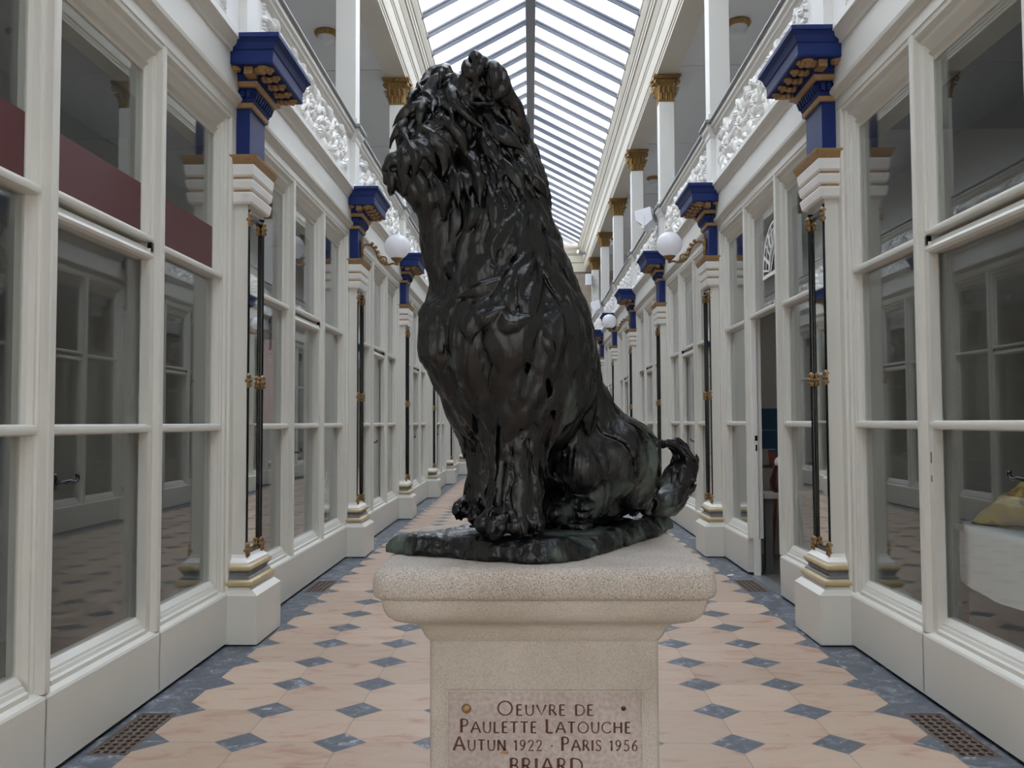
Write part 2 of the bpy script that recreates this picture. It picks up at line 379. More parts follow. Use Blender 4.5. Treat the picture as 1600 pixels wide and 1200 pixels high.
# ------------------------------------------------------------------ glass roof
def build_roof():
    ze, zr, re = 8.01, 8.93, 1.74
    root = structure(empty('window_1', (XC, 0, 0)))
    for s in (-1, 1):
        g = MB(); L_ = math.hypot(re, zr - ze); nx, nz = (zr - ze) / L_, re / L_
        a = (s * re, ze + .02); c = (0, zr + .02); t = .008
        g.prism([a, c, (c[0], c[1] + t), (a[0], a[1] + t)], YBACK, YEND); g.build('glass', M['roofglass'], root)
        b = MB(); y = 15.99 - .72 * 25
        while y < YEND:
            if y > YBACK:
                for (dz0, dz1, hw) in ((-.085, -.012, .011), (-.012, .045, .024)):
                    V = []
                    for (x, z) in ((s * re, ze), (0, zr)):
                        for yy, dz in ((y - hw, dz0), (y + hw, dz0), (y + hw, dz1), (y - hw, dz1)): V.append((x, yy, z + dz))
                    b.add(V, [(0, 1, 2, 3), (7, 6, 5, 4), (0, 4, 5, 1), (1, 5, 6, 2), (2, 6, 7, 3), (3, 7, 4, 0)])
            y += .72
        b.build('glazing_bars', M['iron'], root)
    rb = MB(); rb.prism([(-.085, zr - .13), (.085, zr - .13), (.095, zr - .06), (.03, zr + .06), (-.03, zr + .06), (-.095, zr - .06)], YBACK, YEND)
    rb.build('ridge_beam', M['ridge'], root)
    # glazed gable at the far end
    gr = structure(empty('window_2', (XC, YEND, 0)))
    gl = MB(); gl.prism([(-re, ze), (re, ze), (0, zr)], .03, .038); gl.build('glass', M['roofglass'], gr)
    fm = MB()
    for s in (-1, 1):
        V = []
        for (x, z) in ((s * re, ze), (0, zr)):
            for yy, dz in ((-.03, -.10), (.03, -.10), (.03, .02), (-.03, .02)): V.append((x, yy, z + dz))
        fm.add(V, [(0, 1, 2, 3), (7, 6, 5, 4), (0, 4, 5, 1), (1, 5, 6, 2), (2, 6, 7, 3), (3, 7, 4, 0)])
    for x in (-1.45, -.95, -.32, .32, .95, 1.45):
        fm.box(x - .035, x + .035, -.02, .025, ze, ze + (zr - ze) * (1 - abs(x) / re))
    fm.build('frame', M['ridge'], gr)
    wf = MB()
    for x in (.42, .85): 
        for s in (-1, 1): wf.box(s * x - .06, s * x + .06, .045, .1, ze, ze + (zr - ze) * (1 - (x + .06) / re))
    wf.build('inner_frame', M['stucco'], gr)
build_roof()

# ------------------------------------------------------------------ far end: entablature, stone wall with an arch, dark hall beyond
def build_end():
    ent = [(0, 7.01), (-.02, 7.02), (-.02, 7.35), (-.05, 7.37), (-.05, 7.62), (-.09, 7.66), (-.12, 7.72), (-.12, 7.80), (-.17, 7.86), (-.20, 7.93), (-.20, 8.02), (0, 8.02), (.3, 8.02), (.3, 7.01)]
    mb = MB(); mb.prism([(YEND + y, z) for y, z in ent], XC - 2.0, XC + 2.0, axis='x'); structure(mb.build('trim_14', M['beam'], smooth=40))
    n = 24; R = 1.75; zc = 5.1
    out = [(XC - 4.2, -.1), (XC - R, -.1)] + [(XC - R * math.cos(PI * i / n), zc + R * .98 * math.sin(PI * i / n)) for i in range(n + 1)] + [(XC + R, -.1), (XC + 4.2, -.1), (XC + 4.2, 8.0), (XC - 4.2, 8.0)]
    mb = MB(); mb.prism(out, YEND + .05, YEND + .55); structure(mb.build('wall_end', M['endstone']))
    mb = MB(); mb.box(XC - 3, XC + 3, YEND + 3, YEND + 3.1, -.1, 8); mb.box(XC - 3, XC + 3, YEND + .55, YEND + 3, 7.2, 7.3)
    mb.box(XC - 3, XC - 2.9, YEND + .55, YEND + 3, -.1, 7.2); mb.box(XC + 2.9, XC + 3, YEND + .55, YEND + 3, -.1, 7.2)
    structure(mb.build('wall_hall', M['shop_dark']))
    g = tag(empty('iron_grille', (XC, YEND + .3, 0)), 'dark iron grille filling the stone arch at the far end', 'grille')
    bars = MB()
    for i in range(17):
        x = -1.68 + .21 * i; top = zc + .95 * math.sqrt(max(0, R * R - x * x)) - .01
        bars.box(x - .016, x + .016, -.016, .016, 0, top)
    bars.build('grille_bars', M['brass'], g)
    for z in (.3, 2.4, 4.3, 5.15):
        rails = MB(); rails.box(-1.74, 1.74, -.02, .02, z, z + .06); rails.build('grille_rail', M['black'], g)
build_end()
def build_entrance():
    # unseen street doorway: opening sized and wall greyed to tune light from behind
    mb = MB(); y0, y1 = YBACK - .3, YBACK
    mb.box(XC - 4.1, XC - 1.75, y0, y1, -.1, 8.1); mb.box(XC + 1.75, XC + 4.1, y0, y1, -.1, 8.1); mb.box(XC - 1.75, XC + 1.75, y0, y1, 3.9, 8.1)
    mb.prism([(XC - 1.74, 8.1), (XC + 1.74, 8.1), (XC, 9.0)], y0, y1)
    structure(mb.build('wall_unseen_entrance', M['grey']))
    mb = MB(); mb.box(XC - 9, XC + 9, -10.2, -10, -.1, 9); structure(mb.build('wall_sky_block', M['frieze']))      # unseen facade added to cut the sky glare through the doorway
    mb = MB(); mb.box(XC - 9, XC + 9, -10, YBACK - 3, -.2, -.1); structure(mb.build('floor_street', M['shop_floor']))
build_entrance()

# ------------------------------------------------------------------ shops behind the glass: boxes of room
def build_shops():
    n = 0
    for side in (-1, 1):
        for k in range(-1, 8):
            y0 = Y0 + BAY * k; y1 = min(y0 + BAY, YEND)
            y0 = max(y0, YBACK)
            if side < 0: mat = M['shop_wall'] if k == 0 else (M['shop_dim'] if k > 0 else M['shop_wall'])
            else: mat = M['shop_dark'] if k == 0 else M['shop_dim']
            depth = 1.6 if (side < 0 and k == 0) else 2.6
            mb = MB(); a, b = -.14, -depth
            def bx(u0, u1, *r): mb.box(*sorted((sx(side, u0), sx(side, u1))), *r)
            bx(b, b - .06, y0, y1, 0, 3.95)                      # back
            bx(a, b, y0 - .03, y0 + .03, 0, 3.95)                # partition at the near end
            bx(a, b, y0 + .03, y1, 3.56, 3.66)                   # ceiling
            n += 1
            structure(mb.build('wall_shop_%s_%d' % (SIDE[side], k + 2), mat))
        mb = MB(); mb.box(*sorted((sx(side, -.13), sx(side, -2.7))), YBACK, YEND, -.12, 0)
        structure(mb.build('floor_shops_' + SIDE[side], M['shop_floor']))
        mb = MB(); mb.box(*sorted((sx(side, 0), sx(side, -.12))), YBACK, Y0 + .1, 0, 3.5)      # plain wall beside the viewer, out of the frame
        structure(mb.build('wall_unseen_entrance_' + SIDE[side], M['cream']))
build_shops()
# ------------------------------------------------------------------ shop fronts: two fixed lights and a glazed door in each bay
# local frame: x = u (0 is the front of the posts, glass behind it), y along the wall, z up
S1, S2 = 1.39, 2.515                      # posts between the three lights, measured from the pilaster at the near end
GA, GB, GC = (.34, 1.305), (1.475, 2.43), (2.60, 3.53)
GU = -.09
def post(mb, c, z0, z1):
    h = [(.085, -.13), (.085, -.088), (.066, -.076), (.058, -.052), (.046, -.050), (.040, -.040), (.030, -.038), (.027, -.006), (.020, 0)]
    mb.prism([(u, c + v) for v, u in h] + [(u, c - v) for v, u in reversed(h)], z0, z1, axis='z')
def jamb(mb, v0, sgn, z0, z1, wide):
    h = [(0, -.13), (0, -.088), (.018, -.076), (.026, -.052), (.038, -.050), (.044, -.040), (.062, -.038), (.066, -.020), (.10, -.018), (.104, 0), (wide, 0), (wide, -.13)]
    mb.prism([(u, v0 + sgn * v) for v, u in h], z0, z1, axis='z')
def rail(mb, v0, v1, z, h=.05):
    mb.prism([(GU - .03, z - h * .5), (-.055, z - h * .5), (-.035, z - h * .36), (-.03, z), (-.036, z + h * .36), (-.055, z + h * .5), (GU - .03, z + h * .5)], v0, v1)
def sill(mb, v0, v1):
    mb.prism([(-.13, .34), (-.030, .34), (-.030, .385), (-.045, .392), (-.052, .41), (-.058, .412), (-.062, .425), (-.088, .452), (-.13, .452)], v0, v1)
def head(mb, v0, v1):
    mb.prism([(-.13, 3.505), (-.13, 3.47), (-.092, 3.47), (-.086, 3.49), (-.06, 3.505)], v0, v1)
def kick(mb, v0, v1):
    mb.prism([(-.13, .022), (.002, .022), (.004, .34), (-.002, .352), (-.035, .366), (-.13, .366)], v0, v1)
def pane(mb, v0, v1, z0, z1):
    mb.box(GU - .012, GU - .006, v0 - .012, v1 + .012, z0 - .012, z1 + .012)
ZM, ZT = 1.475, 2.505

def make_light(g, near, far):
    root = empty('window')
    f = MB()
    if near == 'post': post(f, S2, .36, 3.64)
    else: jamb(f, g[0], -1, .02, 3.64, .20)
    if far == 'jamb': jamb(f, g[1], 1, .02, 3.64, .19)
    else: post(f, S1, .36, 3.64)
    sill(f, *g); head(f, *g)
    f.build('frame', M['cream'], root)
    r = MB(); rail(r, g[0] - .03, g[1] + .03, ZM); r.build('glazing_bar', M['cream'], root, smooth=50)
    r = MB(); rail(r, g[0] - .03, g[1] + .03, ZT); r.build('glazing_bar', M['cream'], root, smooth=50)
    kp = MB(); kick(kp, g[0] - (.08 if near == 'post' else .19), g[1] + (.19 if far == 'jamb' else .08)); kp.build('kick_panel', M['cream'], root)
    for z0, z1 in ((.452, ZM - .025), (ZM + .025, ZT - .025), (ZT + .025, 3.47)):
        p = MB(); pane(p, g[0], g[1], z0, z1); p.build('pane', M['glass'], root)
    return root

def lever(mb):
    mb.ell((0, 0, 0), (.012, .022, .04), 10, 8)
    pts = [(.0, 0, .0), (.035, 0, .0), (.045, .01, 0), (.047, .04, .004), (.047, .07, -.004), (.047, .095, -.002), (.047, .112, .012), (.047, .108, .026), (.047, .094, .026)]
    mb.tube(pts, [.009, .009, .010, .009, .008, .009, .009, .008, .006], 8)

def make_door(opened=False):
    root = empty('door')
    f = MB()
    head(f, *GB)
    f.build('frame', M['cream'], root)
    r = MB(); rail(r, GB[0] - .03, GB[1] + .03, 2.525, .045); r.build('transom_bar', M['cream'], root, smooth=50)
    p = MB(); pane(p, GB[0], GB[1], 2.55, 3.47); p.build('transom_pane', M['glass'], root)
    if not opened:
        s = MB()
        s.box(-.13, -.036, GB[0] - .055, GB[0] + .0, .02, 2.47); s.box(-.13, -.036, GB[1], GB[1] + .055, .02, 2.47)
        sill(s, *GB)
        s.prism([(GU - .03, 2.405), (-.055, 2.405), (-.035, 2.415), (-.03, 2.43), (-.036, 2.445), (-.055, 2.452), (-.055, 2.475), (GU - .03, 2.475)], GB[0] - .03, GB[1] + .03)
        lf = s.build('leaf_frame', M['cream'], root)
        r = MB(); rail(r, GB[0] - .03, GB[1] + .03, ZM); r.build('glazing_bar', M['cream'], root, smooth=50)
        kp = MB(); kick(kp, S1 - .02, S2 + .02); kp.build('kick_panel', M['cream'], root)
        for z0, z1 in ((.452, ZM - .025), (ZM + .025, 2.405)):
            p = MB(); pane(p, GB[0], GB[1], z0, z1); p.build('pane', M['glass'], root)
        h = MB(); lever(h); h.build('handle', M['black'], lf, smooth=60, loc=(-.036, GB[0] + .01, 1.245))
        c = MB(); c.box(-.055, -.030, GB[1] + .005, GB[1] + .028, 2.452, 2.502); c.build('dark_slot', M['black'], lf)  # small black block standing in for the dark slot between the bars
    else:
        j = MB(); j.box(-.100, -.042, GB[1] - .0, GB[1] + .045, .0, 2.50)
        j.build('door_jamb', M['stucco'], root)
        l = MB(); l.box(-.085, -.062, GB[1] - .003, GB[1] + .001, 1.31, 1.36); l.box(-.082, -.066, GB[1] - .003, GB[1] + .001, 1.21, 1.27); l.build('strike_plate', M['black'], root)
        t = MB(); t.box(-.135, .0, GB[0] - .05, GB[1], 0.0, .006); t.build('threshold', M['grey'], root)
    return root

def mirror_bay(root):
    """the same unit for the opposite wall: reversed along the wall so that the near end stays near"""
    for o in root.children_recursive:
        if o.type == 'MESH':
            me = o.data.copy(); me.transform(Matrix.Diagonal((1, -1, 1, 1))); me.flip_normals(); o.data = me
        o.location.y *= -1
    return root

def place_bays():
    n = {'window': 3, 'door': 1}
    protos = {}
    for side in (-1, 1):
        P = [make_light(GA, 'jamb', 'post'), make_door(False), make_light(GC, 'post', 'jamb')]
        if side > 0: P = [mirror_bay(p) for p in P]
        protos[side] = P
    used = set()
    for side in (-1, 1):
        for k in range(0, 8):
            if Y0 + BAY * (k + 1) > YEND + .2 and k < 7: pass
            for i, p in enumerate(protos[side]):
                if k == 7 and i > 0: continue                  # the last bay is cut by the end wall
                kind = 'door' if i == 1 else 'window'
                if side > 0 and k == 1 and i == 1:
                    o = mirror_bay(make_door(True))
                else:
                    o = p if (side, i) not in used else clone(p)
                    used.add((side, i))
                o.name = '%s_%d' % (kind, n[kind]); n[kind] += 1
                o.location = (sx(side, 0), Y0 + BAY * k, 0); o.rotation_euler = (0, 0, facing(side))
                structure(o)
                if side > 0 and k == 0 and i == 1:              # worn lock on the edge of the nearest right door
                    l = MB(); l.box(-.037, -.034, -GB[1] - .034, -GB[1] - .020, 1.27, 1.33); l.box(-.037, -.034, -GB[1] - .033, -GB[1] - .021, 1.17, 1.205); l.build('lock_plate', M['brass'], o)
place_bays()

# ------------------------------------------------------------------ pilasters with blue capitals
# local frame: x = u out of the wall, y along it, centred on the pilaster
def leaf_cluster(mb, c, r, n=7, seed=0):
    rnd = random.Random(seed)
    for i in range(n):
        a = rnd.uniform(0, 2 * PI)
        rr = r * rnd.uniform(.35, .6)
        mb.ell((c[0] + r * .45 * math.cos(a) * rnd.uniform(.3, 1), c[1] + r * .5 * math.sin(a), c[2] + rnd.uniform(-.8, .8) * r), (rr * .6, rr * .7, rr), 8, 6)

def make_pilaster():
    root = empty('pilaster'); B = -.02
    s = MB(); s.stack([(B, .206, .285, 0.012), (B, .206, .285, .338), (B, .198, .277, .345), (B, .165, .262, .372), (B, .150, .255, .374), (B, .150, .255, .388)])
    s.build('plinth', M['cream'], root)
    def torus(name, u, h, z0, z1, mat):
        m_ = MB(); rows = []
        for i in range(9):
            t = PI * i / 8; d = (z1 - z0) / 2 * math.sin(t) - (z1 - z0) / 2
            rows.append((B, u + d, h + d, (z0 + z1) / 2 - math.cos(t) * (z1 - z0) / 2))
        m_.stack(rows); m_.build(name, mat, root, smooth=50)
    torus('base_torus', .168, .268, .388, .440, M['torus'])
    s = MB(); s.stack([(B, .140, .245, .440), (B, .140, .245, .448), (B, .122, .232, .462), (B, .122, .232, .478), (B, .138, .242, .492)]); s.build('base_scotia', M['grey'], root)
    torus('base_torus', .150, .250, .492, .538, M['torus'])
    s = MB(); s.stack([(B, .128, .226, .538), (B, .128, .226, .550), (B, .120, .218, .556), (B, .098, .192, .578), (B, .095, .19, .60)]); s.build('base_fillet', M['stucco'], root)
    sh = MB(); hs = .185; us = .09                                # shaft with a sunk panel on its face
    sh.box(B, us - .02, -hs, hs, .60, 3.03)
    sh.box(us - .02, us, -hs, -hs + .012, .60, 3.03); sh.box(us - .02, us, hs - .012, hs, .60, 3.03)
    sh.build('shaft', M['cream'], root)
    mi = MB(); mi.box(us - .0195, us - .012, -hs + .013, hs - .013, .60, 3.0); mi.build('mirror_panel', M['mirror'], root)
    fr = MB()
    for y in (-hs + .024, hs - .024):
        fr.tube([(us - .004, y, .60), (us - .004, y, 3.0)], .0155, 10)
    for z in (.612, 2.96): fr.box(us - .014, us + .006, -hs + .03, hs - .03, z - .012, z + .012)
    mf = fr.build('mirror_frame', M['black'], root, smooth=60)
    for z in (.63, 1.80, 2.93):
        for y in (-hs + .024, hs - .024):
            g = MB(); x = us + .002
            g.lathe([(.015, -.052), (.019, -.044), (.016, -.03), (.018, -.012), (.021, 0), (.017, .014), (.019, .032), (.015, .046), (.008, .052)], 12, (x, y, z))
            for q in range(6):
                a = 2 * PI * q / 6 + .3
                for dz, s_ in ((-.032, .9), (-.004, 1.1), (.028, .8)): g.ell((x + .021 * math.cos(a + dz * 20), y + .021 * math.sin(a + dz * 20), z + dz), (.008 * s_, .008 * s_, .0135), 6, 5)
            g.build('gilt_mount', M['brass'], mf, smooth=50)
    # three flared white blocks with gilt lines
    for z0, z1, u0, u1 in ((3.03, 3.108, .124, .134), (3.128, 3.196, .132, .140), (3.216, 3.300, .140, .147)):
        b_ = MB(); b_.stack([(B, u0 - .012, hs + u0 - .102, z0), (B, u0, hs + u0 - .09, z0 + .014), (B, u1, hs + u1 - .09, z1 - .012), (B, u1, hs + u1 - .09, z1)]); b_.build('impost_block', M['stucco'], root)
    for z0, z1, u in ((3.108, 3.128, .122), (3.196, 3.216, .128)):
        b_ = MB(); b_.stack([(B, u, hs + u - .09, z0), (B, u - .004, hs + u - .094, z1)]); b_.build('impost_line', M['gold_dull'], root)
    b_ = MB(); b_.stack([(B, .148, hs + .055, 3.300), (B, .152, hs + .06, 3.306), (B, .168, hs + .078, 3.345), (B, .172, hs + .082, 3.362), (B, .10, hs + .0, 3.366)]); b_.build('gilt_cornice', M['gold_dull'], root)
    b_ = MB(); b_.stack([(B, .095, .172, 3.366), (B, .095, .172, 3.70), (B, .10, .177, 3.715)]); b_.build('blue_block', M['blue'], root)
    b_ = MB(); b_.stack([(B, .110, .187, 3.715), (B, .116, .193, 3.722), (B, .120, .197, 3.748), (B, .10, .19, 3.75)]); b_.build('gilt_band', M['gold_dull'], root)
    d = MB(); d.stack([(B, .115, .19, 3.75), (B, .125, .20, 3.775), (B, .125, .20, 3.83), (B, .14, .22, 3.845)])
    for i in range(9):
        y = -.18 + .36 * i / 8; d.prism([(.12, 3.775), (.140, 3.779), (.158, 3.825), (.12, 3.832)], y - .012, y + .012)
    for s_ in (-1, 1):
        for i in range(3):
            u = .02 + .04 * i; d.box(u - .012, u + .012, *sorted((s_ * .195, s_ * .232)), 3.778, 3.828)
    d.build('dentil_band', M['blue'], root)
    b_ = MB(); b_.stack([(B, .150, .23, 3.845), (B, .158, .238, 3.850), (B, .168, .25, 3.880), (B, .15, .24, 3.884)]); b_.build('gilt_band', M['gold_dull'], root)
    c = MB(); c.stack([(B, .15, .24, 3.884), (B, .165, .25, 3.93), (B, .20, .29, 3.945), (B, .318, .392, 3.946), (B, .318, .392, 3.972), (B, .322, .396, 4.038), (B, .330, .404, 4.042), (B, .334, .408, 4.055),
                      (B, .345, .416, 4.085), (B, .362, .432, 4.108), (B, .372, .442, 4.112), (B, .372, .442, 4.142), (B, .30, .40, 4.150)])
    c.stack([(B, .322, .396, 3.958), (B, .322, .396, 3.955), (B, .296, .370, 3.955), (B, .296, .370, 3.958)])
    cap = c.build('blue_capital', M['blue'], root, bevel=.004)
    for i in range(5):                                            # gilt scroll brackets under the soffit
        y = -.30 + .15 * i; g = MB()
        for (x, dz, rx, rz) in ((.185, .010, .026, .026), (.218, .002, .030, .020), (.252, .008, .028, .017), (.282, .014, .020, .016)):
            g.ell((x, y, 3.925 + dz), (rx, .040 if x < .26 else .032, rz), 10, 7)
        g.ell((.262, y - .026, 3.930), (.02, .018, .018), 8, 6); g.ell((.262, y + .026, 3.930), (.02, .018, .018), 8, 6)
        g.build('gilt_bracket', M['gold_dull'], cap, smooth=60)
    for s_ in (-1, 1):
        g = MB()
        g.prism([(.105, 3.895), (.165, 3.90), (.165, 3.95), (.105, 3.95)], *sorted((s_ * .245, s_ * .345)))
        for x in (.035, .235): g.lathe([(.044, .02), (.044, .004), (.036, -.006), (.020, -.004), (.012, -.014), (.004, -.017)], 14, (x, s_ * .32, 3.932))
        g.build('gilt_rosette', M['gold_dull'], cap, smooth=50)
    return root

def place_pilasters():
    proto = make_pilaster(); first = True
    for side in (-1, 1):
        for k in range(1, 8):
            o = proto if first else clone(proto); first = False
            o.name = 'pilaster'
            o.location = (sx(side, 0), PY[k], 0); o.rotation_euler = (0, 0, facing(side))
            w = SIDE[side]
            lab = {1: 'nearest cream pilaster on the %s, with mirrored shaft and blue and gold capital' % w,
                   2: 'second cream and blue pilaster on the %s, the first to carry a globe lamp' % w}.get(k, '%s cream pilaster with blue capital along the %s wall from the viewer' % (ORD[k], w))
            tag(o, lab, 'pilaster', 'pilasters with blue capitals')
place_pilasters()

# ------------------------------------------------------------------ parapet: moulded stucco foliage panels and pedestals
def relief_mesh():
    ny, nz = 430, 84; Ly, Lz = 3.10, .60
    Y = np.linspace(-Ly / 2, Ly / 2, ny)[:, None] * np.ones((1, nz)); Z = np.linspace(-Lz / 2, Lz / 2, nz)[None, :] * np.ones((ny, 1))
    H = np.zeros_like(Y); rnd = random.Random(5)
    def bump(cy, cz, ry, rz, ang, h):
        c, s = math.cos(ang), math.sin(ang)
        a = (Y - cy) * c + (Z - cz) * s; b = -(Y - cy) * s + (Z - cz) * c
        q = (a / ry) ** 2 + (b / rz) ** 2
        v = h * np.sqrt(np.clip(1 - q, 0, None)) * (1 - .35 * np.exp(-(b / (.22 * rz)) ** 2))
        np.maximum(H, v, out=H)
    # running scrolls: a wave stem with a leafy spiral in each half wave
    per = .62
    for i in range(5):
        cy = -Ly / 2 + .31 + i * per; up = 1 if i % 2 else -1
        for t in np.linspace(0, 4.2 * PI, 60):
            r = .24 * (1 - t / (4.6 * PI)); a = up * t + (0 if up > 0 else PI)
            bump(cy + r * math.cos(a) * 1.15, r * math.sin(a) * 1.05, .03, .03, 0, .03)
        for q in range(13):
            a = 2 * PI * q / 13 + .2 * i; r = .2 + .05 * (q % 2)
            bump(cy + r * math.cos(a) * 1.15, r * math.sin(a), .085, .032, a + .75, .045 + .012 * rnd.random())
        for q in range(8):
            a = 2 * PI * q / 8; bump(cy + .07 * math.cos(a), .06 * math.sin(a), .055, .028, a, .055)
        bump(cy, 0, .035, .035, 0, .075)
        for q in range(10):
            bump(cy + per / 2 + rnd.uniform(-.12, .12), rnd.uniform(-.28, .28), rnd.uniform(.04, .08), rnd.uniform(.018, .034), rnd.uniform(0, PI), rnd.uniform(.03, .06))
    for s in (-1, 1):                                             # beaded upright at each end
        for j in range(19): bump(s * (Ly / 2 - .045), -.285 + .0316 * j, .02, .0135, 0, .028)
    H += .004 * np.random.RandomState(3).rand(ny, nz)
    H[0, :] = H[-1, :] = 0; H[:, 0] = H[:, -1] = 0
    V = [(float(H[i, j]), float(Y[i, j]), float(Z[i, j])) for i in range(ny) for j in range(nz)]
    F = [(i * nz + j, (i + 1) * nz + j, (i + 1) * nz + j + 1, i * nz + j + 1) for i in range(ny - 1) for j in range(nz - 1)]
    o = len(V)
    V += [(-.03, -Ly / 2, -Lz / 2), (-.03, Ly / 2, -Lz / 2), (-.03, Ly / 2, Lz / 2), (-.03, -Ly / 2, Lz / 2)]
    b0 = [i * nz for i in range(ny)]; t0 = [i * nz + nz - 1 for i in range(ny)]; l0 = list(range(nz)); r0 = [(ny - 1) * nz + j for j in range(nz)]
    F += [tuple([o, o + 1] + b0[::-1]), tuple([o + 3, o + 2][::-1] + t0), tuple([o + 3, o] + l0), tuple([o + 1, o + 2] + r0[::-1]), (o, o + 3, o + 2, o + 1)]
    me = bpy.data.meshes.new('relief_panel'); me.from_pydata(V, [], F); me.validate(); me.shade_smooth(); me.set_sharp_from_angle(angle=math.radians(65)); me.materials.append(M['stucco'])
    return me

def place_parapets():
    me = relief_mesh()
    ped = None
    for side in (-1, 1):
        w = SIDE[side]
        for k in range(0, 8):
            y = PY[k] + BAY / 2
            if y + 1.6 > YEND: continue
            o = bpy.data.objects.new('relief_panel', me); COL.objects.link(o)
            o.location = (sx(side, -.01), y, 4.47); o.rotation_euler = (0, 0, facing(side))
            if k == 0: lab = 'white moulded foliage panel over the nearest shop front on the %s' % w
            else: lab = 'white moulded foliage panel on the %s parapet beyond the %s blue capital' % (w, ORD[k])
            tag(o, lab, 'relief panel', 'stucco foliage panels on the parapets')
        for k in range(1, 8):
            if ped is None:
                ped = empty('parapet_pedestal')
                d = MB(); d.stack([(-.26, .085, .155, 4.152), (-.26, .085, .155, 4.20), (-.26, .060, .13, 4.235), (-.26, .052, .12, 4.25), (-.26, .052, .12, 4.74), (-.26, .062, .135, 4.76), (-.26, .068, .14, 4.80), (-.26, .095, .165, 4.84), (-.26, .10, .17, 4.884)])
                d.build('die', M['frieze'], ped)
                c_ = MB(); c_.stack([(-.28, .115, .185, 4.884), (-.28, .125, .195, 4.90), (-.28, .12, .19, 4.932), (-.28, .08, .15, 4.950)]); c_.build('coping', M['rail'], ped)
                o = ped
            else: o = clone(ped)
            o.name = 'parapet_pedestal'
            o.location = (sx(side, 0), PY[k], 0); o.rotation_euler = (0, 0, facing(side))
            tag(o, 'cream parapet pedestal above the %s blue capital on the %s' % ('nearest' if k == 1 else ORD[k], w), 'pedestal', 'parapet pedestals')
place_parapets()

# ------------------------------------------------------------------ gallery columns with gilt leaf capitals
def make_column():
    root = empty('gallery_column'); h = .118
    s = MB()
    s.box(-h - .02, h + .02, -h - .02, h + .02, 4.938, 5.02); s.box(-h, h, -h, h, 5.02, 6.60); s.build('shaft', M['frieze'], root, bevel=.006)
    c = MB()
    def ring(hh, z): return [(-hh, -hh, z), (hh, -hh, z), (hh, hh, z), (-hh, hh, z)]
    V = []; zs = [(h + .010, 6.60), (h + .014, 6.612), (h + .004, 6.622), (h - .030, 6.626), (h - .034, 6.80), (h - .012, 6.89), (h + .05, 6.945)]
    F = []
    for i, (hh, z) in enumerate(zs): V += ring(hh, z)
    for i in range(len(zs) - 1):
        for j in range(4): F.append((4 * i + j, 4 * i + (j + 1) % 4, 4 * i + 4 + (j + 1) % 4, 4 * i + 4 + j))
    F.append((3, 2, 1, 0)); F.append(tuple(4 * (len(zs) - 1) + j for j in range(4))); c.add(V, F)
    ab = []                                                       # concave abacus
    for q in range(4):
        a = PI / 4 + q * PI / 2; a2 = a + PI / 2
        p, p2 = Vector((math.cos(a), math.sin(a))) * .325, Vector((math.cos(a2), math.sin(a2))) * .325
        for t in (.04, .2, .35, .5, .65, .8, .96):
            m_ = p.lerp(p2, t); nrm = ((p + p2) / 2).normalized(); m_ = m_ - nrm * .035 * (1 - (2 * t - 1) ** 2); ab.append((m_.x, m_.y))
    c.prism(ab, 6.972, 7.008, axis='z'); c.prism([(x * .93, y * .93) for x, y in ab], 6.95, 6.974, axis='z')
    for q in range(4):
        R = Matrix.Rotation(q * PI / 2, 3, 'Z')
        def leaf(y, z0, hgt, wd, out, curl):
            n = 7; V = []; F = []
            for i in range(n + 1):
                t = i / n; d = h - .012 + out * t ** 1.8
                z = z0 + hgt * (t - curl * max(0, t - .78) * 2.2)
                w_ = wd * (.62 + .38 * math.sin(PI * min(1, t * 1.05)) - .55 * max(0, t - .75) * 2) * (1 - .12 * (i % 2))
                for (yy, dd) in ((-w_, .0), (-w_ * .5, .012), (0, .020), (w_ * .5, .012), (w_, .0)): V.append(R @ Vector((d + dd, y + yy, z)))
            for i in range(n):
                for j in range(4): F.append((i * 5 + j, i * 5 + j + 1, i * 5 + 6 + j, i * 5 + 5 + j))
            o = len(V); V += [v - R @ Vector((.012, 0, 0)) for v in V]
            F += [tuple(reversed([i + o for i in f])) for f in F]
            for i in range(n): F += [(i * 5, i * 5 + 5, o + i * 5 + 5, o + i * 5), (i * 5 + 9, i * 5 + 4, o + i * 5 + 4, o + i * 5 + 9)]
            c.add(V, F)
        for y in (-.078, 0, .078): leaf(y, 6.622, .150, .031, .062, .6)
        for y in (-.112, -.039, .039, .112): leaf(y, 6.63, .270, .026, .095, .7)
        cc = Matrix.Rotation(q * PI / 2 + PI / 4, 3, 'Z')
        spiral = [cc @ Vector((.19 + .075 * 0 + (.055 * (1 - t / 12)) * math.cos(PI * .9 - t * .75), 0, 6.885 + (.05 * (1 - t / 12)) * math.sin(PI * .9 - t * .75))) for t in range(10)]
        c.tube([cc @ Vector((.165, 0, 6.72))] + [cc @ Vector((.172, 0, 6.80))] + [p + cc @ Vector((.045, 0, 0)) for p in spiral], [.012] * 2 + [.022 - .0012 * t for t in range(10)], 6)
        c.ell(tuple(R @ Vector((h + .10, 0, 6.965))), (.028, .028, .03), 8, 6)
    c.build('gilt_capital', M['gold'], root, smooth=45)
    return root

def place_columns():
    proto = None
    for side in (-1, 1):
        w = SIDE[side]
        for k in range(2, 8):
            if proto is None: proto = o = make_column()
            else: o = clone(proto)
            o.name = 'gallery_column'
            o.location = (sx(side, -.065), PY[k], 0)
            if k == 2: lab = 'nearest white gallery post on the %s, its head out of sight above' % w
            else: lab = '%s white gallery column with gold leaf capital on the %s balcony' % (ORD[k - 1], w)
            tag(o, lab, 'column', 'gallery columns')
place_columns()

